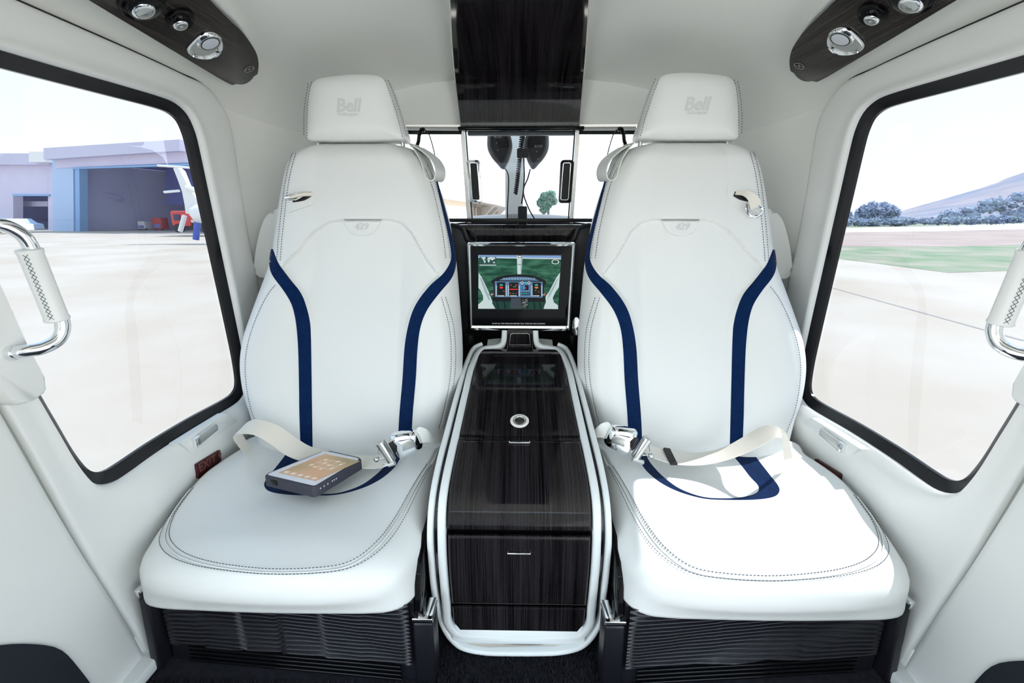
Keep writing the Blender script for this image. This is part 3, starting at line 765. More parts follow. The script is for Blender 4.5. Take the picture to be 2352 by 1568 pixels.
# outer loop rail
def orl(sg):
    L_ = [(sg*.116, sv(792)), (sg*.140, sv(803)), (sg*.151, sv(830))]
    for v, x in ((870, .158), (930, .165), (1000, .171), (1070, .176), (1150, .1790), (1230, .181), (1300, .180), (1360, .1775)): L_.append((sg*x, sv(v)))
    return L_
ol = orl(-1)
low_o = [(-.150, -.008), (-.128, -.022), (-.09, -.0265), (0, -.027), (.09, -.0265), (.128, -.022), (.150, -.008)]
P = [Q(x, s, .004) for x, s in ol]
LB = [(1010, 1412, .792), (1020, 1440, .786), (1038, 1467, .780), (1064, 1486, .773), (1110, 1496, .768), (1160, 1498, .766)]
P += [onY(u, v, y) for u, v, y in LB]+[onY(2392-u, v, y) for u, v, y in LB[::-1]]
P += [Q(x, s, .004) for x, s in orl(1)[::-1]]
path = catmull(P, 300)
nr = []
for p in path:
    # outward normal of the console profile nearest to p
    b = min(range(0, 400, 4), key=lambda i: (PRD[i].y-p.y)**2+(PRD[i].z-p.z)**2); s = SLEN[b]
    nr.append((Q(0, s, .02)-Q(0, s, 0)).normalized())
pf = [(-.0058, -.012), (-.0058, .003), (-.004, .0058), (0, .0068), (.004, .0058), (.0058, .003), (.0058, -.012)]
sweep(path, nr, pf).build('outer_rail', satin, cs, angle=60)
# polished recess wall between the two rails
pin = [p-n_*.010 for p, n_ in zip(path, nr)]
cxp = []
for p in pin: cxp.append(Vector((p.x*(.86), p.y+(.0 if p.z > .03 else .010), p.z+(.0 if p.z > .02 else .030))))
MB().grid([pin, cxp]).build('polished_recess', darkch, cs)
MB().grid([[Vector((x, .770, -.018)) for x in (-.125, -.06, 0, .06, .125)], [Vector((x, .788, -.004)) for x in (-.13, -.06, 0, .06, .13)]]).build('polished_foot', steel, cs)
# side walls of the console down to the floor
for sg in (-1, 1):
    pts = [p for p in path if p.x*sg > .10]; pts.sort(key=lambda p: -p.z if True else 0)
    rows = [[Vector((sg*.150*(1 if p.z > .03 else .93), p.y+.012, p.z-.006)) for p in pts], [Vector((sg*.145, 1.36, max(FL, p.z-.10 if p.y > 1.2 else FL+.0+(p.z-FL)*.9))) for p in pts]]
    MB().grid(rows).build('console_side', blackgl, cs)
# panels
face('armrest_lid', sv(806), sv(1004), lambda s: hw(s)-.001+.0, cs, .008)
lid = face('front_lip', sv(1005), sv(1014), lambda s: hw(s)-.001, cs, .004)
def lidpatch(name, u0, u1, v0, v1, par, lift, matl=wood):
    s0, s1 = sv(v0), sv(v1); mb = MB(); rows = []
    for k in range(13):
        s = s0+(s1-s0)*k/12; q = Q(0, s); pr_ = proj(q); xa = onY(u0, pr_[1], q.y).x; xb = onY(u1, pr_[1], q.y).x
        rows.append([Q(xa+(xb-xa)*i/10, s, lift) for i in range(11)])
    return mb.grid(rows).build(name, matl, par)
d1 = face('drawer', sv(1017), sv(1214), lambda s: hw(s)-.0015, cs, .009, bev=.004)
d2 = face('drawer', sv(1226), sv(1383), lambda s: hw(s)-.003, cs, .007, bev=.004)
face('kick_plate', sv(1391), sv(1447), lambda s: hw(s)-.003-.012*S(sv(1425), sv(1447), s), cs, .005)
for d_, v, off in ((d1, 1025, .009), (d2, 1264, .007)):
    s = sv(v); a = Q(-.023, s, off+.003); b = Q(.023, s, off+.003)
    MB().tube([a+Vector((0, .004, 0)), a, b, b+Vector((0, .004, 0))], .0022, 10, flat=1).build('drawer_pull', chrome, d_)
# neck block
mb = MB(); rows = []
for k in range(14):
    s = sv(806)*k/13; rows.append([Q(x, s, off) for x, off in ((-.040, -.01), (-.040, .003), (-.038, .006), (.038, .006), (.040, .003), (.040, -.01))])
mb.grid(rows); nk = mb.build('neck_panel', wood, cs, angle=30)
mb = MB(); a, b = sv(766), sv(795)
fr_ = [Q(-.029, a+.004, .0068), Q(-.024, a, .0068), Q(.024, a, .0068), Q(.029, a+.004, .0068), Q(.032, b, .0068), Q(-.032, b, .0068)]
MB().tube(fr_, .0008, 6, True).build('neck_inlay', steel, nk)
# white shoulder wings behind the lid
for sg in (-1, 1):
    rows = []
    for k in range(9):
        t = k/8; x0 = sg*.052; x1 = sg*(.102-.000*t)
        rows.append([Vector((x0+(x1-x0)*i/5, 1.345+.05*t, .499+.012*t-.004*(i/5)**2)) for i in range(6)])
    MB().grid(rows).build('shoulder_wing', satin, cs)
# round call button in the lid
s = sv(972); c = Q(0, s, .008); n_ = (Q(0, s, .02)-Q(0, s, 0)).normalized()
bt = MB().lathe(c, n_, [(.0225, 0), (.0225, .0018), (.0215, .0026), (.0165, .0026), (.0155, .0010)], 40).build('button_ring', cream, cs)
MB().lathe(c, n_, [(.0155, .0002), (.0155, .0030), (.013, .0036), (.012, .0022), (.001, .0022)], 40).build('button_cap', steel, bt)
textmb('SPEAKER', .0052, .0003, (c+n_*.0026, (1, 0, 0), n_.cross(Vector((1, 0, 0)))), bold=.0001).build('button_lettering', black, bt)

# ================================================================== MONITOR
MY = 1.352
mo = thing('cabin_monitor', (0, 1.38, .55), 'black glass cabin monitor showing a cockpit view, mounted above the console neck', 'monitor')
def mrect(u0, v0, u1, v1, y): return [onY(u0, v1, y), onY(u1, v1, y), onY(u1, v0, y), onY(u0, v0, y)]
def quad(us, y): return [onY(u, v, y) for u, v in us]
oq = quad([(1080, 758), (1310, 760), (1322, 556), (1072, 556)], MY)
iq = quad([(1086, 746), (1301, 747), (1313, 566), (1082, 566)], MY)
def rr(q, r, n=6):
    """round the corners of a quad"""
    out = []
    for i in range(4):
        a, b, c = q[i-1], q[i], q[(i+1) % 4]; d0 = (a-b).normalized(); d1_ = (c-b).normalized()
        p0 = b+d0*r; p1 = b+d1_*r
        for k in range(n+1):
            t = k/n; out.append(p0.lerp(b, t).lerp(b.lerp(p1, t), t))
    return out
oqr, iqr = rr(oq, .006), rr(iq, .002)
def sh(l, dy, k=1.0):
    c = sum(l, Vector())/len(l); return [Vector((c.x+(p.x-c.x)*k, p.y+dy, c.z+(p.z-c.z)*k)) for p in l]
MB().loft([sh(iqr, -.001), sh(iqr, -.004, 1.012), [(a+b)*.5+Vector((0, -.006, 0)) for a, b in zip(iqr, oqr)], sh(oqr, -.003, .99), sh(oqr, .003), sh(oqr, .045)], False, True).build('monitor_frame', chrome, mo, angle=35)
gl = MB().slab(sh(iqr, -.002, .998), (0, -1, 0), .02).build('monitor_glass', blackgl, mo)
# picture on the flat screen; coordinates measured on an enlarged crop of the photo
def sp(X, Y, k=0): return onY(1040+X/6.032, 530+Y/6.03, MY-.0024-.00012*k)
EM = {}
def em(name, c, s=0.9, noise=None):
    if name in EM: return EM[name]
    m = mat(name, (0, 0, 0), .3, emis=(c, s*.5), spec=0.2)
    if noise:
        n = m.node_tree.nodes; l = m.node_tree.links; t = n.new('ShaderNodeTexCoord'); mp = n.new('ShaderNodeMapping'); mp.inputs['Scale'].default_value = (25, 1, 110)
        no = n.new('ShaderNodeTexNoise'); no.inputs['Scale'].default_value = 1; no.inputs['Detail'].default_value = 5
        r = n.new('ShaderNodeValToRGB'); r.color_ramp.elements[0].position = .42; r.color_ramp.elements[1].position = .72
        r.color_ramp.elements[0].color = (*c, 1); r.color_ramp.elements[1].color = (*noise, 1)
        l.new(t.outputs['Object'], mp.inputs[0]); l.new(mp.outputs[0], no.inputs['Vector']); l.new(no.outputs['Fac'], r.inputs[0]); l.new(r.outputs[0], n['Principled BSDF'].inputs['Emission Color'])
    EM[name] = m; return m
scr = []
def pic(pts, k, m):
    if m not in scr: scr.append(m)
    PM.add([sp(x, y, k) for x, y in pts], [list(range(len(pts)))], scr.index(m))
PM = MB()
sea = em('screen_sea', (.004, .055, .032), .9, (.05, .20, .12)); skyb = em('screen_sky', (.20, .34, .62), .9); wht = em('screen_white', (.55, .66, .66), .9)
whs = em('screen_pillar_shade', (.30, .40, .42), .9); blk = em('screen_black', (.004, .006, .008), .9); pan = em('screen_panel_blue', (.10, .20, .36), .9); dkp = em('screen_dark_grey', (.045, .06, .075), .9)
redm = em('screen_red', (.8, .03, .02), 1); tealm = em('screen_teal', (.05, .35, .36), 1); orm = em('screen_orange', (.8, .18, .03), 1); bright = em('screen_bright', (.85, .92, .95), 1); grn = em('screen_green', (.10, .5, .12), 1); bluel = em('screen_light_blue', (.05, .28, .62), 1); tan = em('screen_tan', (.35, .33, .25), 1)
pic([(352, 340), (1500, 345), (1460, 1083), (352, 1077)], 0, sea)
pic([(352, 335), (1500, 342), (1500, 392), (352, 372)], 1, skyb)
pic([(352, 362), (1500, 378), (1500, 394), (352, 374)], 2, wht)
pic([(888, 338), (970, 338), (950, 605), (895, 605)], 3, wht); pic([(948, 338), (970, 338), (950, 605), (938, 605)], 4, whs)
for q in ([(905, 338), (950, 338), (950, 370), (905, 370)], [(900, 462), (945, 462), (945, 469), (900, 469)]): pic(q, 5, blk)
pic([(912, 345), (944, 345), (944, 362), (912, 362)], 6, bright)
pic([(358, 580), (400, 640), (500, 850), (540, 960), (600, 1078), (352, 1078), (352, 1020), (420, 960), (420, 900), (390, 830), (356, 790)], 3, wht)
pic([(370, 640), (400, 660), (480, 850), (520, 960), (500, 960), (450, 860)], 4, whs)
pic([(1487, 575), (1440, 640), (1330, 850), (1290, 900), (1262, 1080), (1458, 1083), (1458, 1030), (1400, 990), (1385, 930), (1420, 850), (1470, 780)], 3, wht)
pic([(1470, 640), (1440, 680), (1330, 880), (1310, 960), (1345, 900), (1400, 800)], 4, whs)
# small map
pic([(372, 360), (600, 360), (600, 482), (372, 482)], 7, em('screen_map_sea', (.02, .07, .06), .9)); pic([(372, 468), (600, 468), (600, 480), (372, 480)], 8, wht)
for q in ([(385, 365), (450, 362), (455, 385), (430, 400), (415, 395), (405, 380)], [(418, 395), (432, 400), (455, 415), (448, 445), (438, 448), (432, 425)], [(470, 400), (500, 392), (515, 408), (502, 440), (492, 438), (486, 412)], [(480, 370), (520, 362), (585, 366), (590, 385), (560, 400), (548, 412), (530, 400), (505, 392), (480, 388)], [(555, 432), (580, 428), (590, 448), (560, 446)]): pic(q, 9, wht)
# compass ring
def ringp(cx_, cy_, r0, r1, k, m, n=28, ay=.62):
    for i in range(n):
        a, b = 2*PI*i/n, 2*PI*(i+1)/n
        pic([(cx_+r0*math.cos(a), cy_+ay*r0*math.sin(a)), (cx_+r1*math.cos(a), cy_+ay*r1*math.sin(a)), (cx_+r1*math.cos(b), cy_+ay*r1*math.sin(b)), (cx_+r0*math.cos(b), cy_+ay*r0*math.sin(b))], k, m)
ringp(1421, 430, 42, 51, 5, bright); pic([(1414, 395), (1428, 395), (1421, 430)], 6, redm)
# instrument hood and panel
hood = [(530, 715), (545, 680), (640, 635), (740, 608), (900, 600), (1060, 607), (1180, 640), (1280, 685), (1298, 720), (1280, 745), (1265, 745), (1265, 930), (1180, 935), (570, 925), (560, 735)]
pic(hood, 7, blk); pic([(640, 685), (700, 655), (800, 640), (920, 636), (1050, 642), (1130, 660), (1200, 690)], 8, pan)
for x in range(700, 1140, 38): pic([(x, 652), (x+20, 652), (x+20, 670), (x, 670)], 9, whs)
pic([(582, 698), (1245, 705), (1245, 925), (585, 915)], 9, pan)
for x0, x1, y0, y1 in ((612, 728, 712, 905), (780, 908, 712, 905), (960, 1050, 752, 820), (1105, 1222, 716, 912), (945, 1065, 850, 890)): pic([(x0, y0), (x1, y0), (x1, y1), (x0, y1)], 10, blk)
for x0 in (598, 735, 764, 916, 1090, 1228):
    for y in range(760, 905, 22): pic([(x0, y), (x0+12, y), (x0+12, y+11), (x0, y+11)], 11, bright)
for xs in ((625, 710), (795, 890), (1110, 1200)):
    for x in range(xs[0], xs[1], 19): pic([(x, 893), (x+11, 893), (x+11, 906), (x, 906)], 12, bright)
def disc(cx_, cy_, r, k, m, a0=0, a1=2*PI):
    pic([(cx_+r*math.cos(a0+(a1-a0)*i/16), cy_+r*math.sin(a0+(a1-a0)*i/16)) for i in range(17 if a1-a0 < 6 else 16)], k, m)
for cx_ in (672, 1159):
    disc(cx_, 760, 24, 12, tealm, PI, 2*PI); disc(cx_, 775, 25, 12, redm if cx_ < 900 else orm, 0, PI)
pic([(788, 803), (900, 803), (900, 815), (788, 815)], 12, redm)
for x, y, m in ((798, 745, orm), (870, 745, orm), (838, 770, grn), (864, 768, orm), (790, 860, orm), (830, 862, grn), (868, 862, redm), (700, 830, orm), (1180, 840, orm), (1140, 820, grn)): pic([(x, y), (x+16, y), (x+16, y+9), (x, y+9)], 12, m)
pic([(968, 758), (998, 758), (998, 812), (968, 812)], 12, bluel); pic([(1010, 775), (1018, 775), (1018, 806), (1010, 806)], 12, redm)
for cx_, m in ((960, bright), (1007, tealm), (1055, bright)): disc(cx_, 718, 19, 11, m); disc(cx_, 718, 13, 12, dkp if cx_ != 1007 else tealm)
for x in range(950, 1060, 22): pic([(x, 858), (x+13, 858), (x+13, 880), (x, 880)], 12, tealm if x % 44 else tan)
# pedestal, pedals
pic([(560, 925), (1285, 930), (1290, 990), (1250, 1080), (590, 1080), (545, 1000)], 8, em('screen_floor', (.004, .05, .035), .9)); pic([(545, 920), (1285, 930), (1275, 985), (555, 975)], 9, blk)
pic([(808, 930), (940, 930), (958, 1075), (792, 1075)], 10, dkp); pic([(958, 935), (1035, 935), (1048, 1068), (962, 1068)], 10, blk)
rs = random.Random(5)
for _ in range(60):
    x = rs.uniform(962, 1030); y = rs.uniform(940, 1060); pic([(x, y), (x+6, y), (x+6, y+5), (x, y+5)], 11, rs.choice([bright, tan, whs]))
for x in (600, 700, 1110, 1190): pic([(x, 960), (x+16, 960), (x+40, 1078), (x+20, 1078)], 10, blk)
for x, y in ((500, 885), (540, 880), (1240, 890), (1270, 880)): disc(x, y, 14, 11, whs)
for x, y in ((558, 875), (1275, 878)): disc(x, y, 11, 12, redm)
PM.build('screen_picture', scr, gl, smooth=False)
MB().slab([sp(352, 1088, -2), sp(1468, 1094, -2), sp(1510, 325, -2), sp(352, 325, -2)], (0, -1, 0), .0005).build('screen_surround', black, gl, smooth=False)
c = onY(1196, 745-0.5, MY-.0026); c = onY(1191, 743, MY-.0026)
textmb('CLOSE ALL THE OPENINGS BEFORE TAXI, TAKE OFF AND LANDING', .0052, .0001, (c, (1, 0, 0), (0, 0, 1)), space=1.02).build('screen_caption', mat('caption_white', (.8, .8, .8), .5), gl, smooth=False)
# wood board and dark bulkhead trim behind the monitor
P = [(1040, 516), (1340, 516), (1338, 560), (1330, 800), (1058, 800), (1050, 560)]
wb = MB().slab([onY(u, v, 1.50) for u, v in [(1086, 575), (1062, 555), (1058, 530), (1042, 516), (1340, 516), (1330, 530), (1330, 555), (1306, 575)][::-1]], (0, -1, 0), .05, .003)
tag(wb.build('bulkhead_trim', wood), 'glossy dark wood trim board on the bulkhead below the cockpit window', 'trim board')
for sg in (1, -1):
    f_ = lambda u: u if sg > 0 else 2392-u
    P = catmull([onY(f_(u), v, 1.46) for u, v in [(1036, 516), (1048, 518), (1062, 524), (1068, 535), (1074, 550), (1084, 556)]], 24)
    mb = MB().tube(P, .006, 8); 
    P2 = [onY(f_(u), v, 1.47) for u, v in [(1030, 512), (1050, 518), (1066, 528), (1078, 552), (1080, 640), (1074, 800), (1040, 800)]]
    mb.slab(P2 if sg < 0 else P2[::-1], (0, -1, 0), .03, .003)
    tag(mb.build('bulkhead_bracket', basem), 'black moulded bracket on the bulkhead, %s of the monitor' % ('left' if sg > 0 else 'right'), 'bracket')

# ================================================================== OVERHEAD PANEL
ov = thing('overhead_panel', (0, 1.3, 1.2), 'glossy dark wood overhead panel running down the ceiling centre to the cockpit opening', 'overhead panel')
OVP = [(297, 1.545), (290, 1.545), (240, 1.54), (200, 1.525), (180, 1.505), (165, 1.48), (150, 1.45), (125, 1.40), (100, 1.345), (60, 1.25), (0, 1.10)]
EDG = [(297, 1057, 1332), (250, 1051, 1336), (180, 1043, 1342), (150, 1040, 1345), (100, 1036, 1349), (0, 1031, 1355)]
rows = []
def ovrow(v, y, k, dz=0.0):
    ul = interp(sorted([(a, b) for a, b, c in EDG]), v); ur = interp(sorted([(a, c) for a, b, c in EDG]), v)
    l = onY(ul, v, y); r_ = onY(ur, v, y); c = (l+r_)/2
    nx = 14; out = []
    for i in range(nx+1):
        t = 2*i/nx-1; out.append(Vector((c.x+(r_.x-c.x)*t*k, c.y, c.z+dz)))
    return out
dn = [ovrow(v, y, .98) for v, y in OVP]
last = dn[-1]; dn += [[Vector((p.x*1.02, .80, 1.322)) for p in last], [Vector((p.x*1.04, .3, 1.345)) for p in last], [Vector((p.x*1.04, -.3, 1.36)) for p in last]]
MB().grid(dn).build('wood_face', wood, ov, angle=50)
for sg, nm in ((0, 'l'), (-1, 'r')):
    e0 = [r[sg] for r in dn]; k = -1 if sg == 0 else 1
    MB().grid([e0, [p+Vector((k*.0035, .002, .002)) for p in e0], [p+Vector((k*.0045, .006, .008)) for p in e0], [p+Vector((k*.0045, .02, .05)) for p in e0]]).build('edge_trim', steel, ov)
MB().box((0, 1.565, dn[0][0].z+.004), (.395, .045, .010), .003).build('bottom_lip', blackgl, ov)

# ---- service panels with reading lamps, along both ceiling corners
SP0 = Vector((-.75, 0, 1.205)); SPN = Vector((.085, 0, -.155)).normalized()
def spx(u, v, off=0.0): return onP(u, v, SP0, SPN)+SPN*off
for side, mx in (('left', 1), ('right', -1)):
    sp_ = thing('service_panel', (-.68*mx, 1.1, 1.25), 'dark wood panel with chrome reading lamps above the %s window' % side, 'service panel', 'ceiling corner panels')
    out = [(100, -62), (190, -8), (300, 58), (400, 118), (470, 160), (520, 189), (545, 198), (568, 195), (588, 178), (594, 152), (590, 125), (575, 98), (555, 72), (530, 48), (500, 18), (480, -3), (440, -42), (380, -95)]
    P = [spx(u, v) for u, v in out]
    t = (P[0]-P[3]).normalized(); P = [P[-1]+Vector((.0, -1.1, 0)), P[0]+Vector((-.0, -1.0, 0))]+P
    P = [P[0], P[1]]+catmull(P[2:], 90)
    body = MB().slab(P, SPN, .055, .010, seg=5).build('wood_body', woody, sp_, mx=mx, angle=35)
    # pale surround
    Pc = sum(P, Vector())/len(P)
    Q2 = [p-SPN*.016+(p-Pc).normalized()*.0045 for p in P]
    MB().slab(Q2, SPN, .03, .002).build('panel_surround', satin, sp_, mx=mx)
    # teardrop lamp
    T = [(428, 112), (438, 98), (458, 80), (478, 72), (498, 76), (510, 92), (509, 112), (498, 126), (478, 132), (452, 131), (434, 124)]
    def loopT(k, off, cu=470, cv=103): return [spx(cu+(p.x-cu)*k, cv+(p.y-cv)*k, off) for p in catmull([(a, b, 0) for a, b in T], 48, True)]
    L_ = [loopT(1.0, .001), loopT(.97, .005), loopT(.90, .006), loopT(.82, .002), loopT(.72, -.001)]
    def circ(cu, cv, ru, off, n=48): 
        c = spx(cu, cv); x = Vector((0, 1, 0)); y = SPN.cross(x); 
        return c, [c+x*(ru*math.cos(2*PI*i/n))+y*(ru*math.sin(2*PI*i/n))+SPN*off for i in range(n)]
    lm = MB().loft([loopT(1.0, .001), loopT(.985, .004), loopT(.93, .006), loopT(.85, .003), loopT(.6, -.001)]).build('reading_lamp', chrome, sp_, mx=mx, angle=60)
    c = spx(479, 94)
    MB().lathe(c, SPN, [(.026, -.004), (.026, .004), (.0235, .0065), (.019, .0065), (.0185, .005), (.001, .005)], 40).build('lamp_collar', chrome, lm, mx=mx, angle=35)
    lens = mat('lamp_lens', (.62, .66, .72), .35) if 'lamp_lens' not in MATS else MATS['lamp_lens']
    MB().lathe(c, SPN, [(.0200, .0060), (.0200, .0069), (.0180, .0069), (.0180, .0060)], 32).build('lens_ring', black, lm, mx=mx)
    MB().lathe(c, SPN, [(.0182, .0052), (.0182, .0068), (.017, .0072), (.001, .0078)], 32).build('lamp_lens', lens, lm, mx=mx)
    for (u, v, r_) in ((408, 38, .021), (322, 4, .030)):
        c = spx(u+4, v+2)
        kn = MB().lathe(c, SPN, [(r_*1.25, -.002), (r_*1.28, .002), (r_*1.2, .006), (r_, .007), (r_*.95, .011), (r_*.8, .014), (.001, .014)], 40).build('air_gasper', blackgl, sp_, mx=mx, angle=35)
        c2 = c+SPN*.0135+Vector((-.006, -.002, 0))
        MB().lathe(c2, SPN, [(r_*.66, 0), (r_*.64, .004), (r_*.48, .006), (r_*.36, .0055), (.001, .007)], 32).build('gasper_nozzle', chrome, kn, mx=mx, angle=60)
    # no-smoking sign
    c = spx(572, 158, .0012); x = Vector((0, 1, 0)); y = SPN.cross(x)
    sgm = mat('sign_grey', (.35, .35, .38), .5) if 'sign_grey' not in MATS else MATS['sign_grey']
    n = 36; mb = MB().grid([[c+x*(r_*math.cos(2*PI*i/n))+y*(r_*math.sin(2*PI*i/n)) for i in range(n)] for r_ in (.0128, .0108)], True)
    for a_ in (.8, -.6):
        d = x*math.cos(a_)+y*math.sin(a_); e_ = x*-math.sin(a_)+y*math.cos(a_); w_ = .0009; L0 = .011 if a_ > 0 else .008
        mb.poly([c+d*L0+e_*w_, c+d*L0-e_*w_, c-d*L0-e_*w_, c-d*L0+e_*w_])
    mb.build('no_smoking_sign', sgm, sp_, mx=mx, smooth=False)

# ================================================================== DOOR HANDLES, LATCHES, EXIT SIGNS
for side, mx in (('left', 1), ('right', -1)):
    gh = thing('grab_handle', (-.74*mx, .72, .75), 'chrome grab handle with stitched white leather grip beside the %s window' % side, 'grab handle', 'door grab handles')
    # mounting pad
    P = [(-60, 540), (0, 652), (60, 785), (98, 858), (110, 888), (102, 906), (75, 920), (48, 930), (28, 920), (0, 882), (-70, 745), (-170, 560), (-260, 360), (-160, 340)]
    P = [onX(u, v, -.752) for u, v in P]
    MB().slab(catmull(P, 90, True), (1, 0, 0), .035, .005, seg=4).build('mounting_pad', liner2, gh, mx=mx, angle=50)
    G = [(28, 811, -.750), (60, 806, -.735), (100, 798, -.722), (132, 780, -.714), (144, 752, -.710), (136, 718, -.709), (118, 676, -.708), (95, 625, -.708), (74, 575, -.708), (56, 545, -.709), (28, 525, -.714), (0, 516, -.722), (-30, 516, -.735), (-60, 520, -.750)]
    P = catmull([onX(u, v, x) for u, v, x in G], 120)
    MB().tube(P, .0098, 20).build('chrome_bar', chrome, gh, mx=mx, angle=70)
    MB().tube([P[0]+Vector((-.010, 0, 0)), P[0], P[0]+(P[1]-P[0])*2], [.0115, .012, .0105], 20).build('end_collar', chrome, gh, mx=mx, angle=50)
    g0, g1 = onX(132, 735, -.709), onX(66, 572, -.708)
    gp = [g0.lerp(g1, t) for t in (0, .01, .03, .06, .5, .94, .97, .99, 1)]
    gr = MB().tube(gp, [.0145, .0158, .0158, .0146, .0146, .0146, .0158, .0158, .0145], 28).build('leather_grip', leather, gh, mx=mx, angle=50)
    # cross stitching on the grip
    d = (g1-g0).normalized(); sx_ = Vector((1, 0, 0))-d*d.x; sx_.normalize(); sy_ = d.cross(sx_)
    if sy_.y > 0: sy_ = -sy_
    L = (g1-g0).length; nst = 15; mb = MB()
    for i in range(nst):
        def gq(t, a): return g0+d*(L*(.05+.9*t))+(sx_*math.cos(a)+sy_*math.sin(a))*.0150
        a0, a1 = .95, 1.35
        t0, t1 = i/nst, (i+1)/nst
        mb.tube([gq(t0, a0), gq((t0+t1)/2, (a0+a1)/2), gq(t1, a1)], .00035, 4); mb.tube([gq(t0, a1), gq((t0+t1)/2, (a0+a1)/2), gq(t1, a0)], .00035, 4)
    mb.build('cross_stitching', thread, gr, mx=mx)
    # latch
    la = thing('door_latch', (-.76*mx, 1.0, .36), 'recessed chrome door release lever in a white plate below the %s window' % side, 'door latch', 'door release latches')
    X0 = -.757
    du = 0 if mx > 0 else 20
    P = [onX(u+du, v, X0) for u, v in [(408, 1018), (460, 985), (518, 949), (545, 962), (549, 975), (540, 985), (500, 1012), (470, 1040), (450, 1052), (444, 1048), (440, 1036)]]
    pl = MB().slab(P, (1, .0, .0), .02, .003).build('latch_plate', liner2, la, mx=mx, angle=35)
    P = [onX(u+du, v, X0+.001) for u, v in [(438, 1012), (472, 985), (512, 972), (528, 976), (518, 990), (490, 1012), (462, 1026), (448, 1024)]]
    MB().slab(catmull(P, 40, True), (1, 0, 0), .004, .0).build('latch_recess', satin, la, mx=mx)
    a, b = onX(455+du, 1015, X0+.012), onX(500+du, 980, X0+.010)
    dd = (b-a).normalized(); up = Vector((1, 0, 0)).cross(dd)
    q = []
    for s_, w0 in ((0, .010), (1, .0085)):
        pass
    P = [a-up*.011, b-up*.009, b+dd*.004, b+up*.010, a+up*.010, a-dd*.003]
    MB().slab(P, (1, 0, .0), .010, .003, seg=3).build('release_lever', steel, la, mx=mx, angle=40)
    MB().slab([a-up*.012-dd*.004, a-up*.012+dd*.012, a+up*.0105+dd*.012, a+up*.0105-dd*.004], (1, 0, 0), .016, .003).build('lever_tip', chrome, la, mx=mx)
    # exit placard
    X1 = -.7515
    C4 = [(450, 1066), (506, 1032), (509, 1058), (458, 1100)]
    q4 = [onX(u+(24 if mx < 0 else 0), v+(8 if mx < 0 else 0), X1) for u, v in C4]
    ex = MB().slab(rr(q4, .004) if 'rr' in globals() else q4, (1, 0, 0), .008, .0005).build('exit_placard', red, mx=mx)
    tag(ex, 'dark red EXIT placard on the %s door, half hidden by the seat' % side, 'exit sign', 'exit placards')
    o = (q4[0]+q4[1]+q4[2]+q4[3])/4+Vector((.0008, 0, .004)); X = (q4[1]-q4[0]).normalized(); Yv = Vector((0, 0, 1))
    if mx < 0:
        o.x *= -1; X = -Vector((-X.x, X.y, X.z))
        t = textmb('EXIT', .030, .0004, (o+Vector((0, -.012, 0)), X, Yv), bold=.0004)
    else: t = textmb('EXIT', .030, .0004, (o+Vector((0, -.008, 0)), X, Yv), bold=.0004)
    ar = o+X*(.037 if mx > 0 else -.042)+Vector((mx*.0006, 0, 0))
    t.poly([ar+Vector((0, 0, -.010)), ar+Vector((0, .007, .004)), ar+Vector((0, .0025, .004)), ar+Vector((0, .0025, .012)), ar+Vector((0, -.0025, .012)), ar+Vector((0, -.0025, .004)), ar+Vector((0, -.007, .004))])
    t.build('exit_lettering', redlt, ex, smooth=False)

# ================================================================== BELTS, BUCKLES, TABLET
def ribbon(A, Bv, th=.0014, k=4):
    rows = [[a.lerp(b, j/k) for j in range(k+1)] for a, b in zip(A, Bv)]
    n = len(rows); N = []
    for i in range(n):
        r = []
        for j in range(k+1):
            du = rows[min(i+1, n-1)][j]-rows[max(i-1, 0)][j]; dv = rows[i][min(j+1, k)]-rows[i][max(j-1, 0)]
            r.append(du.cross(dv).normalized()*(th/2))
        N.append(r)
    loop = [[p+q for p, q in zip(r, m)]+[p-q for p, q in zip(r, m)][::-1] for r, m in zip(rows, N)]
    mb = MB().grid(loop, True); mb.poly(loop[0]); mb.poly(loop[-1]); return mb
def pth(pts, n): return catmull([onY(u, v, y) for u, v, y in pts], n)
lb = thing('lap_belt', (-.55, 1.0, .30), 'cream lap belt folded over the left seat cushion, running under the tablet', 'seat belt')
U = [(618, 1068, 1.15), (566, 1012, 1.05), (556, 985, 1.02), (575, 966, 1.0), (600, 965, 1.0), (640, 978, 1.01), (675, 1002, 1.03), (710, 1024, 1.05), (750, 1036, 1.06), (800, 1044, 1.05), (860, 1046, 1.04), (897, 1040, 1.03)]
Lo = [(606, 1090, 1.12), (546, 1022, .99), (537, 1001, .965), (552, 996, .955), (585, 999, .955), (622, 1020, .97), (655, 1044, .985), (690, 1058, .99), (735, 1066, .99), (790, 1072, .985), (860, 1076, .985), (906, 1067, .985)]
o_ = ribbon(pth(U, 70), pth(Lo, 70)).build('webbing', webb, lb, angle=60)
rb_ = thing('lap_belt', (.6, 1.0, .30), 'cream lap belt with a dark keeper lying loose across the right seat cushion', 'seat belt')
U = [(1492, 1022, 1.045), (1530, 1032, 1.06), (1600, 1040, 1.075), (1660, 1028, 1.07), (1710, 1002, 1.04), (1742, 983, 1.01), (1768, 976, .985), (1793, 984, .96), (1810, 1005, .95), (1820, 1050, 1.0)]
Lo = [(1478, 1036, 1.0), (1508, 1054, 1.0), (1560, 1067, 1.0), (1620, 1067, .99), (1680, 1053, .975), (1730, 1032, .96), (1762, 1015, .95), (1786, 1004, .945), (1796, 1014, .95), (1802, 1056, 1.0)]
ribbon(pth(U, 80), pth(Lo, 80)).build('webbing', webb, rb_, angle=60)
mid_ = lambda dx: [(1527+dx, 1030, 1.056), (1541+dx, 1064, .998)]
A = [onY(1524, 1029, 1.052), onY(1538, 1031, 1.056)]; Bv = [onY(1540, 1066, .993), onY(1556, 1066, .993)]
ribbon(A, Bv, .005, 4).build('belt_keeper', black, rb_, angle=40)
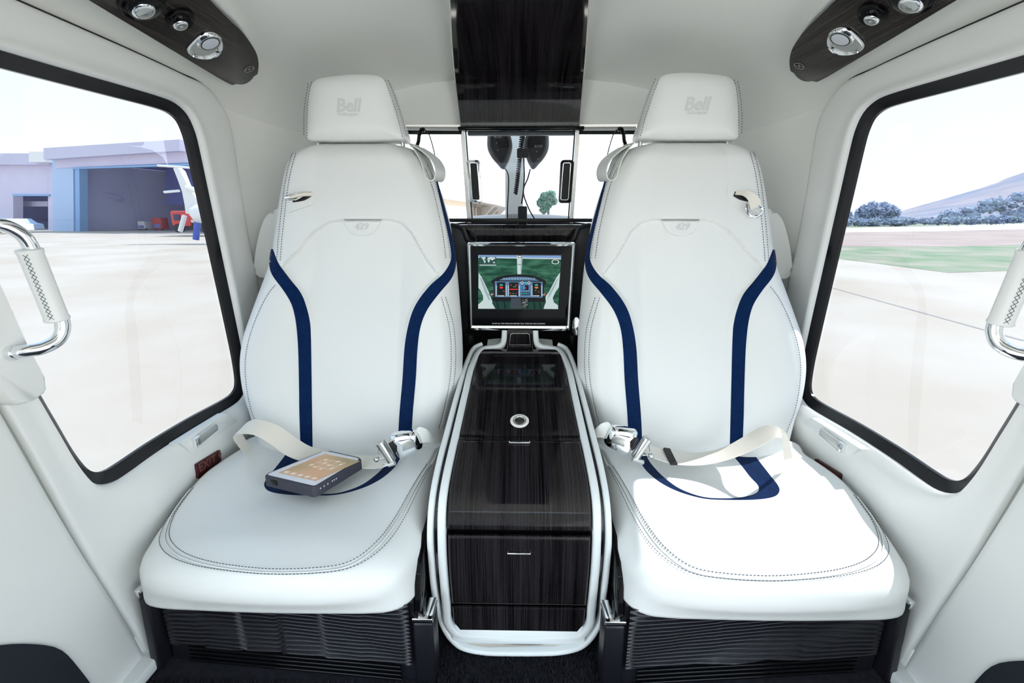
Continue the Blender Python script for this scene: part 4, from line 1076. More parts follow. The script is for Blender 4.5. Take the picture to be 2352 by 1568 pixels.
def buckle(c, mx, label):
    bk = thing('belt_buckle', c, label, 'belt buckle', 'lap belt buckles')
    Rz = Matrix.Rotation(math.radians(-20*mx), 3, 'Y')
    # body: domed shell
    def T(v): return c+Rz@Vector((v[0]*mx, v[1], v[2]))
    loops = []
    for k, (s_, dy) in enumerate([(.55, -.017), (.80, -.0155), (.93, -.011), (1, -.004), (1, .008), (.9, .014)]):
        lp = []
        for i in range(40):
            a = 2*PI*i/40; ca, sa = math.cos(a), math.sin(a); e_ = .38
            x = .034*math.copysign(abs(ca)**e_, ca); z = .031*math.copysign(abs(sa)**e_, sa)
            z *= 1-.18*(x/.034)
            lp.append(T((x*s_, dy, z*s_)))
        loops.append(lp)
    b_ = MB().loft(loops).build('buckle_body', chrome, bk, angle=50)
    P = [T((x, -.0175, z)) for x, z in ((-.012, -.010), (.018, -.010), (.026, 0), (.018, .014), (-.012, .016), (-.005, .004))]
    MB().slab(P if mx < 0 else P[::-1], -(Rz@Vector((0, 1, 0))), .004, .0008).build('buckle_flap', steel, b_, angle=30)
    P = [T((x, -.0178, z)) for x, z in ((-.036, .020), (-.026, .022), (-.018, .008), (-.026, -.006), (-.034, -.012))]
    MB().slab(P if mx < 0 else P[::-1], -(Rz@Vector((0, 1, 0))), .004, .001).build('buckle_slot', black, b_, angle=30)
    # adjuster cylinder and wire bail
    c0, c1 = T((-.052, -.004, -.032)), T((-.060, -.004, .028))
    MB().tube([c0, c0.lerp(c1, .04), c0.lerp(c1, .96), c1], [.008, .0115, .0115, .008], 24).build('adjuster_roller', steel, bk, angle=40)
    MB().tube([T((-.046, -.008, -.036)), T((-.075, -.006, -.036))], .006, 8).build('adjuster_tip', chrome, bk)
    MB().tube([c0+Vector((0, -.004, .01)), T((-.084, -.004, -.014)), c1+Vector((0, -.004, -.012))], .0018, 8).build('wire_bail', chrome, bk)
    MB().sph(T((-.085, -.006, -.013)), .0075, n=2).build('bail_knob', steel, bk)
    # short leather stalk
    s0 = [T((.030, .004, .020)), T((.044, .0, .030)), T((.056, .004, .018)), T((.060, .012, -.004))]
    s1 = [T((.030, .004, -.016)), T((.040, .0, -.012)), T((.052, .004, -.018)), T((.060, .012, -.026))]
    ribbon(catmull(s0, 20), catmull(s1, 20), .003).build('buckle_stalk', strapm, bk)
buckle(onY(935, 1017, .995), 1, 'chrome lap belt buckle on the left seat, beside the console')
buckle(onY(2390-966, 1007, .995), -1, 'chrome lap belt buckle on the right seat, beside the console')
# tablet
zt_ = .318
C4 = [onZ(603, 1091, zt_), onZ(722, 1119, zt_), onZ(834, 1052, zt_), onZ(748, 1033, zt_)]
def rq(q, r, n=5): return rr(q, r, n)
tb = MB().slab(rq(C4, .012), (0, 0, 1), .026, .004, seg=3).build('tablet', rubber, angle=40)
tag(tb, 'rugged tablet in a grey rubber case lying on the left seat cushion', 'tablet')
def inq(q, k, dz): c = sum(q, Vector())/4; return [Vector((c.x+(p.x-c.x)*k, c.y+(p.y-c.y)*k, p.z+dz)) for p in q]
bz = MB().slab(rq(inq(C4, .93, .0012), .008), (0, 0, 1), .003, .0005).build('tablet_bezel', tabwhite, tb)
ax_, ay_ = (C4[1]-C4[0]), (C4[3]-C4[0])
def tq(a, b, dz): return C4[0]+ax_*a+ay_*b+Vector((0, 0, dz))
tsm = mat('tablet_screen', (.02, .02, .02), .25, emis=((.30, .20, .105), .5), spec=.2)
nn_ = tsm.node_tree.nodes; ll_ = tsm.node_tree.links; tcx = nn_.new('ShaderNodeTexCoord'); no_ = nn_.new('ShaderNodeTexNoise'); no_.inputs['Scale'].default_value = 9; no_.inputs['Detail'].default_value = 1
rp_ = nn_.new('ShaderNodeValToRGB'); rp_.color_ramp.elements[0].position = .4; rp_.color_ramp.elements[1].position = .62; rp_.color_ramp.elements[0].color = (.22, .19, .11, 1); rp_.color_ramp.elements[1].color = (.42, .29, .19, 1)
ll_.new(tcx.outputs['Object'], no_.inputs['Vector']); ll_.new(no_.outputs['Fac'], rp_.inputs[0]); ll_.new(rp_.outputs[0], nn_['Principled BSDF'].inputs['Emission Color'])
s_ = MB().poly([tq(.14, .13, .0016), tq(.86, .13, .0016), tq(.86, .87, .0016), tq(.14, .87, .0016)]).build('tablet_screen', tsm, bz, smooth=False)
mb = MB()
def tr(a0, b0, a1, b1): mb.poly([tq(a0, b0, .0019), tq(a1, b0, .0019), tq(a1, b1, .0019), tq(a0, b1, .0019)])
for i in range(5): tr(.19+i*.135, .155, .19+i*.135+.085, .215)
for a, b in ((.30, .48), (.42, .44), (.42, .60), (.55, .42), (.55, .56), (.55, .70), (.68, .50), (.68, .64), (.34, .68)): tr(a, b, a+.05, b+.05)
for b in (.47, .59, .72): tr(.30, b, .74, b+.010)
for a in (.33, .46, .59, .72): tr(a, .46, a+.008, .72)
mb.build('screen_icons', em('icon_white', (.62, .57, .50), .8), s_, smooth=False)
# buttons on the long front edge
mb = MB(); e0, e1 = C4[1], C4[2]; nrm_ = (e1-e0).cross(Vector((0, 0, 1))).normalized()
for t_ in (.10, .17, .24, .33, .37, .41):
    c = e0.lerp(e1, t_)+Vector((0, 0, -.010))+nrm_*.0008; dd = (e1-e0).normalized()
    mb.poly([c-dd*.0015-Vector((0, 0, .0015)), c+dd*.0015-Vector((0, 0, .0015)), c+dd*.0015+Vector((0, 0, .0015)), c-dd*.0015+Vector((0, 0, .0015))])
mb.build('button_marks', tabwhite, tb, smooth=False)
c = C4[0].lerp(C4[1], .22)+Vector((0, 0, -.012)); dd = (C4[1]-C4[0]).normalized(); nr2 = dd.cross(Vector((0, 0, 1)))
MB().box(c+nr2*.0005, (.018, .003, .012), .001, rot=Matrix.Rotation(math.atan2(dd.y, dd.x), 3, 'Z')).build('port_cover', black, tb)

# ---- folded shoulder tongue (left) and hanging tongue (right)
hg = lambda u, v, off: hb(u, v, off)
t0 = thing('shoulder_tongue', hb(693, 453, .01), 'folded cream shoulder strap end with a steel tongue poking from the left seat shoulder', 'belt tongue')
P = [hb(u, v, o) for u, v, o in ((716, 446, .002), (704, 448, .012), (692, 452, .018), (680, 456, .020), (672, 458, .020))]
MB().tube(P, [.009, .009, .0085, .007, .005], 14, flat=.6).build('strap_end', webb, t0)
MB().tube([hb(676, 453, .022), hb(690, 450, .022), hb(700, 456, .020), hb(688, 462, .020), hb(674, 463, .021)], .0022, 8, True).build('tongue_loop', steel, t0)
MB().tube([hb(667, 459, .020), hb(678, 457, .022)], .005, 12).build('tongue_pin', chrome, t0)
def hbr(u, v, off): p = hb(2390-u, v, off); return Vector((-p.x, p.y, p.z))
t1 = thing('shoulder_tongue', hbr(1705, 465, .01), 'cream shoulder strap end with a chrome tongue hanging from the right seat shoulder', 'belt tongue')
A = [hbr(u, v, o) for u, v, o in ((1680, 440, .001), (1696, 441, .012), (1708, 447, .020), (1722, 460, .020), (1728, 476, .016))]
Bv = [hbr(u, v, o) for u, v, o in ((1676, 448, .001), (1690, 452, .012), (1699, 462, .018), (1704, 474, .016), (1708, 484, .014))]
ribbon(catmull(A, 24), catmull(Bv, 24), .002).build('strap_end', webb, t1)
P = catmull([hbr(u, v, .014) for u, v in ((1703, 470), (1728, 478), (1730, 490), (1718, 500), (1706, 496), (1699, 484))], 30, True)
MB().tube(P, .0035, 8, True).build('tongue_ring', chrome, t1)

# ---- leather belt guide loops beside the headrests, with the black intercom leads
for side, mx in (('left', 1), ('right', -1)):
    TD = [(936, 328, 1.27), (950, 343, 1.262), (964, 365, 1.252), (972, 388, 1.245), (977, 405, 1.242), (987, 415, 1.24), (996, 412, 1.24), (1000, 398, 1.24), (998, 382, 1.243), (988, 364, 1.25), (970, 348, 1.26), (948, 334, 1.27)]
    A = catmull([onY(u, v, y) for u, v, y in TD], 60)
    Bv = [p+Vector((.012, .085, .004)) for p in A]
    lp = ribbon(A, Bv, .0028, 6).build('belt_guide_loop', strapm, mx=mx, angle=50)
    tag(lp, 'white leather belt guide loop beside the headrest of the %s seat' % side, 'belt guide', 'headrest belt loops')
    # lead
    ld = thing('headset_lead', (-.29*mx, 1.33, 1.12), 'black coiled headset lead hooked beside the %s headrest' % side, 'cable', 'headset leads')
    P = catmull([onY(u, v, 1.40) for u, v in ((956, 338), (961, 325), (963, 310), (968, 298), (976, 299))], 60)
    rad = [.0055+.0012*math.sin(i*1.6) for i in range(60)]
    MB().tube(P, rad, 10).build('strain_relief', black, ld, mx=mx)
    P = catmull([onY(u, v, 1.40) for u, v in ((975, 298), (984, 306), (990, 322), (995, 340), (999, 358), (1004, 390))], 40)
    MB().tube(P, .0016, 6).build('thin_cable', black, ld, mx=mx)

# ================================================================== COCKPIT OPENING
wf = thing('bulkhead_window', (0, 1.6, .87), 'chrome framed sliding window between cabin and cockpit with two black recessed pulls', 'sliding window')
for sg in (1, -1):
    f_ = (lambda u: u) if sg > 0 else (lambda u: 2390-u)
    a, b = onY(f_(1062), 300, 1.58), onY(f_(1078), 512, 1.58)
    MB().tube([a, b], .0085, 4, flat=1.0, up=(1, 1, 0)).build('frame_post', steel, wf, angle=30)
    a2, b2 = a+Vector((sg*.0105, .0, 0)), b+Vector((sg*.0105, .0, 0))
    MB().tube([a2, b2], .0028, 4, up=(1, 1, 0)).build('post_seal', black, wf, angle=30)
    MB().tube([onY(f_(930), 296, 1.575), onY(f_(1056), 297, 1.575)], .0075, 8).build('top_rail', steel, wf)
    MB().tube([onY(f_(930), 305, 1.575), onY(f_(1060), 305, 1.575)], .005, 8).build('rail_seal', black, wf)
    P = rr([onY(f_(u), v, 1.575) for u, v in ((1077, 466), (1107, 466), (1102, 367), (1071, 367))], .012)
    hd = MB().slab(P if sg > 0 else P[::-1], (0, -1, 0), .012, .002).build('recessed_pull', chrome if sg > 0 else gask, wf, angle=40)
    P = rr([onY(f_(u), v, 1.572) for u, v in ((1085, 459), (1102, 459), (1096, 374), (1079, 374))], .006)
    MB().tube(P, .0014, 6, True).build('pull_rim', chrome, hd)
    MB().slab(P if sg > 0 else P[::-1], (0, -1, 0), .004, 0).build('pull_insert', black, hd)
P = [onY(u, v, 1.59) for u, v in ((1078, 511), (1312, 511), (1328, 300), (1062, 300))]
MB().poly(P).build('sliding_pane', clear, wf, smooth=False)
P = [onY(u, v, 1.60) for u, v in ((940, 513), (1450, 513), (1450, 298), (940, 298))]
MB().box((0, 1.575, .872), (.92, .04, .012), .002).build('bottom_rail', black, wf)
MB().box((0, 1.60, 1.143), (.345, .02, .012), .003).build('light_strip', satin, wf)
# cockpit behind
mb = MB(); rows = []
for k in range(9):
    t = k/8; y = 2.02+.30*math.sin(t*PI/2); z = .872+.026*math.sin(t*PI)
    rows.append([Vector((x, y+.0, z-.030*(abs(x)/.40)**2)) for x in [-.60+1.2*i/24 for i in range(25)]])
mb.grid(rows); mb.grid([rows[0], [Vector((p.x, p.y+.02, FL)) for p in rows[0]]])
gs = mb.build('glareshield', gask); tag(gs, 'black curved instrument glareshield low in the cockpit window', 'glareshield')
P = [(1161, 760), (1197, 760), (1205, 250), (1160, 250)]
mb = MB().slab([onY(u, v, 2.45) for u, v in P], (0, -1, 0), .05, .006)
tag(mb.build('windshield_pillar', liner, angle=30), kind='structure')['label'] = 'cream centre pillar of the windshield'
bpy.data.objects['windshield_pillar'].name = 'trim_1'
for nm, k, side in (('headset', 0, 'left'), ('headset', 1, 'right')):
    pts = [(1122, 300), (1119, 325), (1121, 345), (1130, 362), (1142, 376), (1150, 385), (1157, 388), (1163, 380), (1168, 370), (1174, 352), (1177, 335), (1174, 316), (1166, 300), (1150, 296), (1134, 296)]
    if k: pts = [(2380-u, v-0) for u, v in pts][::-1]
    hs = thing('pilot_headset', onY(1148 if not k else 1232, 335, 1.8), 'black padded pilot headset hanging in the cockpit, %s of the coiled cord' % side, 'headset', 'hanging headsets')
    lp = catmull([onY(u, v, 1.80) for u, v in pts], 50, True); c = sum(lp, Vector())/50
    def sc_(k_, dy): return [Vector((c.x+(p.x-c.x)*k_, p.y+dy, c.z+(p.z-c.z)*k_)) for p in lp]
    MB().loft([sc_(.2, -.035), sc_(.6, -.033), sc_(.78, -.026), sc_(.80, -.022), sc_(.92, -.014), sc_(1, 0), sc_(1.0, .02), sc_(.8, .03)]).build('ear_cup', blackgl if False else black, hs, angle=35)
    MB().tube([Vector((c.x+(p.x-c.x)*.66, c.y-.034, c.z+(p.z-c.z)*.66)) for p in lp], .0014, 6, True).build('cup_ring', gask, hs)
    w_ = textmb('BOSE', .012, .0003, (onY(1143 if not k else 1236, 314 if not k else 336, 1.763), (1, 0, 0), (0, 0, 1)), shear=.2)
    w_.build('cup_lettering', MATS['badge_grey'], hs, smooth=False)
    for (u, v) in ((1141, 328), (1143, 345)): MB().sph(onY(u if not k else u+92, v+(20 if k else 0), 1.764), .0022, n=2).build('cup_screw', steel, hs)
    MB().tube(catmull([onY(u if not k else 2375-u, v, 1.8) for u, v in ((1148, 300), (1150, 285), (1154, 262), (1156, 236))], 12), .010, 10).build('headband', black, hs)
    cb = ((1158, 385), (1167, 400), (1168, 430), (1166, 470), (1165, 512)) if not k else ((1218, 388), (1212, 410), (1202, 440), (1215, 480), (1234, 512))
    MB().tube(catmull([onY(u, v, 1.82) for u, v in cb], 40), .0024, 8).build('headset_cable', black, hs)
# coiled cord
c_ = catmull([onY(u, v, 1.78) for u, v in ((1205, 270), (1200, 300), (1196, 340), (1192, 380), (1188, 415), (1184, 446))], 300)
hx = [p+Vector((math.cos(i*.72), math.sin(i*.72), .0))*.0065 for i, p in enumerate(c_)]
tag(MB().tube(hx, .0026, 6).build('coiled_cord', black), 'black coiled cord hanging in the middle of the cockpit window', 'cord')
pdl = MB().box((0.007, 1.84, .42), (.12, .12, .90-.04), .01).build('cockpit_pedestal', basem); tag(pdl, 'black cockpit pedestal below the bulkhead window behind the monitor', 'pedestal')
pk = thing('push_to_talk_box', onY(1200, 490, 1.84), 'black upright box with a cable standing on the cockpit floor console', 'box')
MB().box(onY(1200, 495, 1.84)+Vector((0, 0, -.010)), (.036, .03, .090), .005).build('box_body', black, pk)
MB().tube(catmull([onY(u, v, 1.84) for u, v in ((1198, 468), (1202, 440), (1204, 400), (1203, 360), (1205, 280))], 30), .003, 8).build('box_cable', black, pk)
MB().box(onY(1200, 352, 1.79), (.040, .03, .030), .004).build('cable_clamp', black, pk)
# dark items behind the seats below the window, seen either side of the neck
for u, sd in ((1078, 'left'), (1316, 'right')):
    tag(MB().tube([onY(u, v, 1.42) for v in (768, 800, 830)], .016, 12).build('seat_track_post', black), 'black upright post in the gap behind the console neck, %s side' % sd, 'post')
tag(MB().lathe(onY(1326, 748, 1.25), (-.6, -1, 0), [(.004, 0), (.018, .002), (.020, .008), (.010, .012), (.001, .013)], 28, sc=(1.3, .6)).build('recline_knob', chrome), 'oval chrome recline knob on the inner side of the right seatback', 'knob')

# ================================================================== OUTSIDE
GZ = -0.6
def haze(c, k=.35): return tuple(a*(1-k)+b*k for a, b in zip(c, (.60, .68, .95)))  # mixes pale blue distance haze into a base colour
conc = mat('apron_concrete', (.44, .385, .32), .9, var=(.35, (.51, .47, .42)))
runw = mat('runway_pale', (.60, .60, .60), .9)
dryg = mat('dry_field', (.36, .28, .25), 1, var=(.25, (.44, .36, .33), (1, 1, 1)))
grs = mat('green_verge', (.17, .26, .15), 1, var=(.6, (.36, .34, .27)))
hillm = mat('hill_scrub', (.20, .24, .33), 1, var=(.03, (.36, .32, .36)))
fol = mat('foliage_far_hazed', haze((.08, .12, .16), .52), 1, var=(1.2, haze((.16, .24, .2), .52)))
fol2 = mat('foliage_tree', (.20, .38, .30), 1, var=(1.0, (.32, .46, .36)))
bark = mat('bark', (.20, .17, .15), .9)
wallm = mat('hangar_wall_hazed', (.66, .62, .80), .8, var=(.3, (.70, .66, .82)))  # window haze and its lavender cast are put into these hangar colours
fasc = mat('hangar_fascia_hazed', (.62, .60, .76), .7)
colm = mat('hangar_column', (.48, .62, .85), .7)
trimb = mat('hangar_door_track', (.25, .45, .75), .6)
inr = mat('hangar_interior_hazed', (.58, .60, .86), .9, var=(.15, (.66, .66, .88)))
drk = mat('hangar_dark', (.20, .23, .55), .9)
whp = mat('white_paint', (.85, .85, .85), .35); rdp = mat('red_paint', (.6, .05, .05), .4); blp = mat('blue_paint', (.06, .12, .55), .5); tire = mat('tire_rubber', (.03, .03, .04), .9)
glz = mat('truck_glass', (.03, .04, .10), .2)
g = MB().add([(-600, -300, GZ), (600, -300, GZ), (600, 900, GZ), (-600, 900, GZ)], [[0, 1, 2, 3]]); struct('ground', g, conc, smooth=False)
def gz(u, v, dz=0): return onZ(u, v, GZ+dz)
def strip(name, A, Bv, dz, m):
    mb = MB(); mb.grid([[gz(u, v, dz) for u, v in A], [gz(u, v, dz) for u, v in Bv]]); struct(name, mb, m, smooth=False)
l0 = [(1700, 570), (1885, 589), (2000, 603), (2180, 626), (2352, 620), (2800, 610)]
l1 = [(1700, 566), (1885, 566), (2000, 566), (2180, 566), (2352, 562), (2800, 560)]
l2 = [(1700, 535), (1885, 534), (2000, 533), (2180, 530), (2352, 526), (2800, 521)]
l3 = [(1700, 527), (1885, 525), (2000, 522), (2180, 518), (2352, 513), (2800, 508)]
strip('ground_verge', l0, l1, .006, grs); strip('ground_field', l1, l2, .010, dryg); strip('ground_runway', l2, l3, .014, runw)
strip('ground_scrub', l3, [(1700, 507), (1885, 506), (2000, 506), (2180, 505), (2352, 504), (2800, 503)], .02, grs)
# hangar: vertical facade plane a little nearer on its right
HA, HB = onY(108, 500, 54), onY(480, 500, 47.5); hd_ = (HB-HA); hd_.z = 0; HN = Vector((hd_.y, -hd_.x, 0)).normalized()
def hz(u, v, off=0.0): return onP(u, v, HA+HN*off, HN)
def gzz(p): return Vector((p.x, p.y, GZ))
def hbox(u0, v0, u1, v1, depth, off=0.0, v0b=None, v1b=None, toground=False):
    a, b, c, d = hz(u0, v1, off), hz(u1, v1b or v1, off), hz(u1, v0b or v0, off), hz(u0, v0, off)
    if toground: a, b = gzz(a), gzz(b)
    return MB().slab([a, b, c, d], HN, depth)
hg_ = thing('hangar', gzz(hz(300, 500)), 'lavender-hazed aircraft hangar with a wide open door, seen through the left window', 'hangar')
hbox(100, 340, 412, 366, 22, 1.2, v0b=320, v1b=346).build('roof_fascia', fasc, hg_, smooth=False)
hbox(412, 328, 470, 370, 20, .3, v0b=330, v1b=366).build('roof_fascia', fasc, hg_, smooth=False)
hbox(128, 364, 470, 386, 1.5, .4, v0b=346, v1b=372).build('door_header', wallm, hg_, smooth=False)
hbox(165, 385, 560, 388, .5, .6, v0b=370, v1b=376).build('door_track', trimb, hg_, smooth=False)
a = [hz(128, 362, .3), hz(172, 362, .3), gzz(hz(172, 525, .3)), gzz(hz(128, 525, .3))]
hbox(120, 360, 168, 525, 1.2, .3, toground=True).build('corner_column', colm, hg_, smooth=False)
hbox(172, 384, 182, 525, .8, .5, toground=True).build('door_jamb', trimb, hg_, smooth=False)
hbox(560, 320, 900, 380, 20, 0, toground=True).build('side_wall', wallm, hg_, smooth=False)
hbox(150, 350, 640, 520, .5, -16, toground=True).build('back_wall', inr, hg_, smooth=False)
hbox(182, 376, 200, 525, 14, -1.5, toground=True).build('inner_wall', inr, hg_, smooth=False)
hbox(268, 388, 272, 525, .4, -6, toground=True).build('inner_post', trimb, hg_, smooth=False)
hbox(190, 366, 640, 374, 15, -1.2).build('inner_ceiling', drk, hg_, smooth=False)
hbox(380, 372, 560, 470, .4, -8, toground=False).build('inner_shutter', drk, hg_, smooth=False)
lb_ = thing('annex_building', gzz(hz(30, 500, -3)), 'low lavender-hazed annex beside the hangar, with an open dark doorway', 'building')
hbox(-400, 378, 30, 525, 1, -3, toground=True).build('front_wall', wallm, lb_, smooth=False)
hbox(110, 378, 150, 525, 1, -3, toground=True).build('front_wall', wallm, lb_, smooth=False)
hbox(30, 378, 110, 446, 1, -3).build('wall_over_door', wallm, lb_, smooth=False)
hbox(-400, 352, 112, 378, 12, -2.4).build('roof_band', fasc, lb_, smooth=False)
hbox(66, 348, 104, 372, 1.5, -1.6).build('roof_unit', whp, lb_, smooth=False)
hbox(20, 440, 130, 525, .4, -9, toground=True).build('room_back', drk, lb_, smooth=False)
hbox(28, 446, 112, 450, .3, -2.8).build('door_lintel', trimb, lb_, smooth=False)
hbox(52, 462, 108, 474, .3, -5).build('half_shutter', fasc, lb_, smooth=False)
# equipment in the hangar
for (u, v0, v1, w, m, lab) in ((278, 492, 518, 26, fasc, 'pale ground power cart standing deep inside the hangar'), (334, 508, 520, 12, whp, 'small white box on the hangar floor'), (370, 500, 520, 16, rdp, 'small red tool chest on the hangar floor')):
    a, b = hz(u-w/2, v1, -6), hz(u+w/2, v1, -6); z0 = GZ; z1 = hz(u, v0, -6).z; c = (a+b)/2; wd = (b-a).length
    t = thing('equipment_cart' if w > 20 else 'storage_box' if m == whp else 'tool_chest', (c.x, c.y, GZ), lab, 'cart' if w > 20 else 'box' if m == whp else 'chest')
    MB().box((c.x, c.y, (z0+.15+z1)/2), (wd, 1.2, z1-z0-.15), .06).build('cart_body', m, t)
    MB().box((c.x, c.y-.6, z0+.25*(z1-z0)+.15), (wd*.7, .1, .3*(z1-z0)), .03).build('front_panel', drk, t)
    for s_ in (-1, 1): MB().lathe((c.x+s_*wd*.35, c.y-.4, GZ+.16), (0, 1, 0), [(.16, -.06), (.16, .06)], 16).build('wheel', tire, t)
# parked white helicopter tail, left window
ht = thing('parked_helicopter', gz(440, 560), 'white helicopter tail with stabiliser and skid legs parked before the hangar', 'helicopter')
Y1 = 27
def hy(u, v, y=Y1): return onY(u, v, y)
MB().slab([hy(u, v) for u, v in ((425, 490), (480, 500), (486, 478), (465, 480), (432, 432), (416, 392), (404, 382), (396, 386), (408, 412), (418, 440), (426, 468))], (0, -1, 0), .35, .06).build('tail_fin', whp, ht, angle=40)
MB().tube([hy(450, 492), hy(520, 480), hy(760, 470)], [.5, .7, 1.1], 16).build('tail_boom', whp, ht)
MB().tube([hy(428, 430), hy(465, 443)], .16, 8).build('stabiliser', whp, ht); MB().tube([hy(377, 441), hy(412, 438)], .07, 8).build('stabiliser', whp, ht)
MB().tube([hy(362, 380), hy(470, 387)], .06, 8).build('tail_rotor_blade', whp, ht)
MB().tube([hy(424, 495), hy(414, 531)], .13, 8).build('skid_leg', whp, ht); MB().tube([hy(455, 495), hy(450, 550)], .17, 8).build('skid_leg', blp, ht)
# fire truck
ft = thing('fire_truck', gz(450, 530), 'red and white fire truck parked at the hangar mouth', 'truck'); Y2 = 38
def tbx(name, u0, v0, u1, v1, m, dy=0, dep=2.2, bev=.15):
    a, b = onY(u0, v1, Y2+dy), onY(u1, v0, Y2+dy)
    c = (a+b)/2; MB().box((c.x, c.y+dep/2, c.z), (abs(b.x-a.x), dep, abs(b.z-a.z)), bev).build(name, m, ft)
tbx('cab', 395, 484, 432, 520, rdp); tbx('cab_window', 399, 492, 412, 506, glz, -.05, .1, .02); tbx('truck_body', 432, 488, 500, 512, whp, .1); tbx('red_stripe', 436, 496, 505, 505, rdp, -.05, .2, .02); tbx('bumper', 392, 514, 500, 523, tire, .1)
for u in (408, 467, 520):
    c = onY(u, 524, Y2-.1); MB().lathe(c, (0, 1, 0), [(.2, -.05), (.32, -.02), (.34, .0), (.34, .4), (.2, .42)], 20).build('wheel', tire, ft)
# white cars left of the annex
for i, (u, v, m) in enumerate(((6, 505, whp), (38, 512, colm))):
    c = onY(u, v, 44+i*4); t = thing('parked_car', (c.x, c.y, GZ), ('white' if i == 0 else 'pale blue')+' car parked in front of the annex doorway', 'car')
    MB().loft([[Vector((c.x+dx*1.0, c.y+w_, GZ+z)) for dx, z in ((-2, .35), (-2, .85), (-1.2, .95), (-.7, 1.4), (.8, 1.4), (1.4, .95), (2, .85), (2, .35))] for w_ in (-.8, .8)]).build('car_body', m, t, angle=30)
    MB().loft([[Vector((c.x+dx, c.y+w_, GZ+z)) for dx, z in ((-1.1, .98), (-.65, 1.33), (.75, 1.33), (1.25, .98))] for w_ in (-.83, .83)]).build('side_glass', glz, t, angle=30)
    for dx in (-1.25, 1.25): MB().lathe((c.x+dx, c.y-.75, GZ+.32), (0, 1, 0), [(.2, -.1), (.32, -.08), (.32, .1)], 18).build('wheel', tire, t)
# terminal building through the cockpit window
TA, TB = onY(1000, 500, 20), onY(1155, 500, 45); td = TB-TA; td.z = 0; TN = Vector((td.y, -td.x, 0)).normalized()
if TN.y > 0: TN = -TN
def tz(u, v, off=0): return onP(u, v, TA+TN*off, TN)
crm = mat('terminal_wall', (.60, .52, .46), .8); tbr = mat('terminal_brown', (.34, .30, .25), .8); trf = mat('terminal_roof', (.58, .56, .54), .8)
tm = thing('terminal_building', gzz(tz(1080, 500)), 'cream building with deep eaves and brackets, seen through the cockpit window', 'building')
a, b = gzz(tz(1000, 500)), gzz(tz(1155, 500))
MB().slab([a, b, tz(1155, 478), tz(1000, 455)], TN, 4).build('front_wall', crm, tm, smooth=False)
MB().slab([tz(1000, 468, .05), tz(1155, 482, .05), tz(1155, 472, .05), tz(1000, 449, .05)], TN, .3).build('upper_band', tbr, tm, smooth=False)
MB().slab([tz(1000, 442, 1.0), tz(1000, 424, 1.0), tz(1156, 466, 1.0), tz(1156, 474, 1.0)][::-1], TN, 5).build('roof', trf, tm, smooth=False)
for u in (1102, 1120, 1140):
    p = tz(u, 500, .3); q = tz(u, 472, .9)
    MB().box((p.x, p.y, (GZ+q.z)/2), (.35, .35, q.z-GZ)).build('post', tbr, tm, smooth=False)
    MB().slab([Vector((p.x-.05, p.y, q.z)), Vector((p.x+.9, p.y-.9, q.z)), Vector((p.x-.05, p.y, q.z-.9))], Vector((-.6, -.8, 0)), .12).build('bracket', trf, tm, smooth=False)
# trees
def crown(name, lumps, m, par, n, size, seed):
    rt = random.Random(seed); mb = MB()
    for (c, r, sc_) in lumps: mb.sph(c, r*.78, sc_, n=2)
    for k in range(n):
        c, r, sc_ = rt.choice(lumps); a = rt.uniform(0, 2*PI); h = rt.uniform(-1, 1); q = math.sqrt(1-h*h)
        p = Vector(c)+Vector((q*math.cos(a)*sc_[0], q*math.sin(a)*sc_[1], h*sc_[2]))*r*rt.uniform(.8, 1.12)
        d1 = Vector((rt.uniform(-1, 1), rt.uniform(-1, 1), rt.uniform(-1, 1))).normalized()*size; d2 = d1.orthogonal().normalized()*size
        mb.add([p-d1, p+d2*.6, p+d1, p-d2*.6], [[0, 1, 2, 3]])
    return mb.build(name, m, par, smooth=False)
def lump(u, v, y, rpx, sc_=(1, 1, 1)):
    c = onY(u, v, y); return (c, rpx*y/F*.98, sc_)
tt = thing('eucalyptus_tree', gzz(onY(1255, 500, 60)), 'slender green tree seen right of centre through the cockpit window', 'tree')
crown('foliage', [lump(1252, 452, 60, 9), lump(1266, 450, 60, 9), lump(1243, 466, 60, 8), lump(1258, 466, 60, 10), lump(1250, 480, 60, 8), lump(1272, 462, 60, 6)], fol2, tt, 1500, .28, 1)
for u0, u1, v1 in ((1250, 1246, 470), (1258, 1262, 462), (1262, 1256, 470)): MB().tube([gzz(onY(u0, 500, 60)), onY((u0+u1)/2, 488, 60), onY(u1, v1, 60)], [.18, .12, .06], 8).build('trunk', bark, tt)
b0 = [(1899, 494, 90, 8, 'low dark bush at the left end of the distant scrub'), (1936, 492, 90, 13, 'round dark bush between the low bush and the wide tree'), ]
k = 0
for u, v, y, r_, lab in b0:
    t = thing('distant_bush', gzz(onY(u, v, y)), lab, 'bush', 'distant bushes and trees'); k += 1
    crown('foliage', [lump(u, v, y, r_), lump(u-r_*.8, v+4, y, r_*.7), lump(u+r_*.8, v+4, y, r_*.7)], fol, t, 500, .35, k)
    MB().tube([gzz(onY(u, v, y)), onY(u, v, y)], .2, 6).build('trunk', bark, t)
t = thing('distant_tree', gzz(onY(2010, 490, 90)), 'wide dark round-topped tree standing beyond the runway', 'tree')
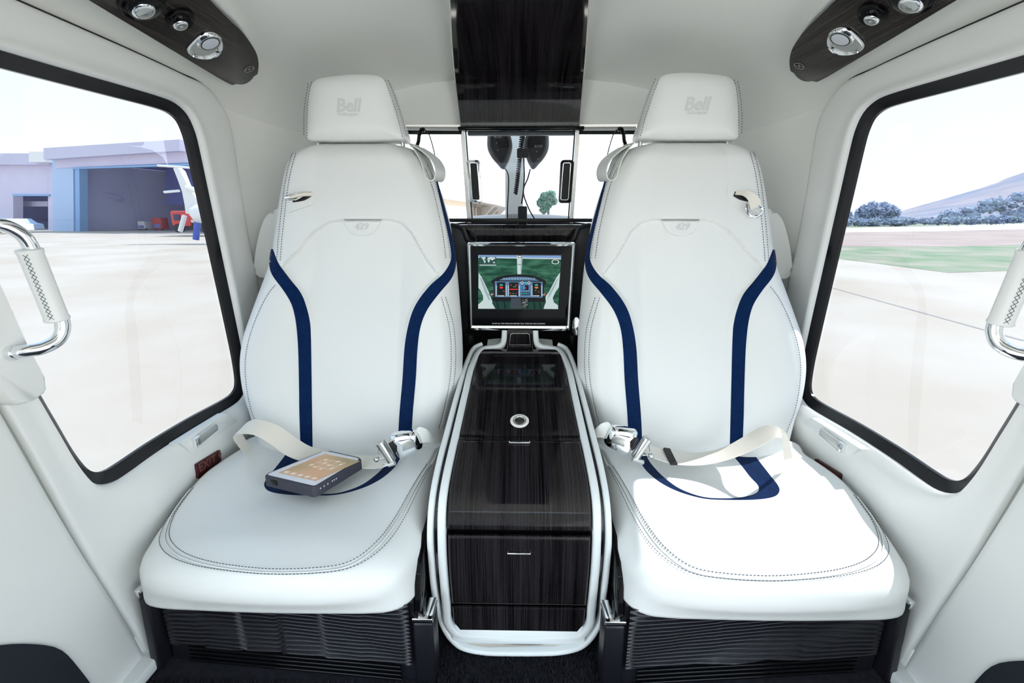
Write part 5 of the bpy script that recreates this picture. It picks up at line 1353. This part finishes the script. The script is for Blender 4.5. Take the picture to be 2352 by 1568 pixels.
crown('foliage', [lump(1985, 492, 90, 16), lump(2000, 484, 90, 18), lump(2022, 482, 90, 16), lump(2040, 486, 90, 14), lump(2052, 490, 90, 11), lump(2010, 497, 90, 20)], fol, t, 1800, .4, 9)
MB().tube([gzz(onY(2010, 500, 90)), onY(2010, 490, 90)], .5, 8).build('trunk', bark, t)
rs = random.Random(11)
hr_ = []
for i in range(26):
    u = 1880+i*22+rs.uniform(-6, 6); v = 512-(u-1880)*.018; r_ = rs.uniform(7, 12); hr_.append(lump(u, v, 84, r_, (1.5, 1, .8)))
o = crown('scrub_belt', hr_, mat('scrub_green_hazed', haze((.16, .26, .19), .38), 1, var=(.5, haze((.10, .14, .24), .42))), None, 3000, .4, 21)
tag(o, 'low green scrub growing along the far side of the runway', 'scrub', kind='stuff')
hm = []
for i in range(75):
    u = 2160+rs.uniform(0, 1)**.7*420; base = interp([(2120, 505), (2352, 440), (2600, 380)], u); v = rs.uniform(base, 503); hm.append(lump(u, v, 200, rs.uniform(6, 14), (1.6, 1, .8)))
o = crown('hillside_woodland', hm, fol, None, 3000, .8, 22); tag(o, 'haze-blued woodland patches covering the lower hillside', 'woodland', kind='stuff')
# hill
RG = [(1900, 512), (1980, 502), (2050, 490), (2100, 476), (2160, 459), (2250, 433), (2275, 424), (2290, 420), (2310, 410), (2352, 396), (2450, 370), (2600, 345), (2900, 330)]
rows = [[onY(u, v, 430) for u, v in RG]]
for t, y in ((.7, 380), (.45, 330), (.2, 270), (0, 215)):
    r = []
    for p in rows[0]: r.append(Vector((p.x*y/430, y, GZ+(p.z-GZ)*t*(y/430)**.5)))
    rows.append(r)
rows.insert(0, [Vector((p.x*1.1, 470, GZ)) for p in rows[0]])
struct('ground_hill', MB().grid(rows), hillm)
# apron joint lines
jl = MB()
for (u0, v0, u1, v1) in ((1880, 652, 2352, 782), (1880, 560, 1881, 561)):
    a, b = gz(u0, v0, .003), gz(u1, v1, .003)
    d = (b-a).normalized().cross(Vector((0, 0, 1)))*.03; jl.add([a-d, b-d, b+d, a+d], [[0, 1, 2, 3]])
    break
struct('trim_2', jl, mat('joint_dark', (.30, .29, .28), .9), smooth=False)
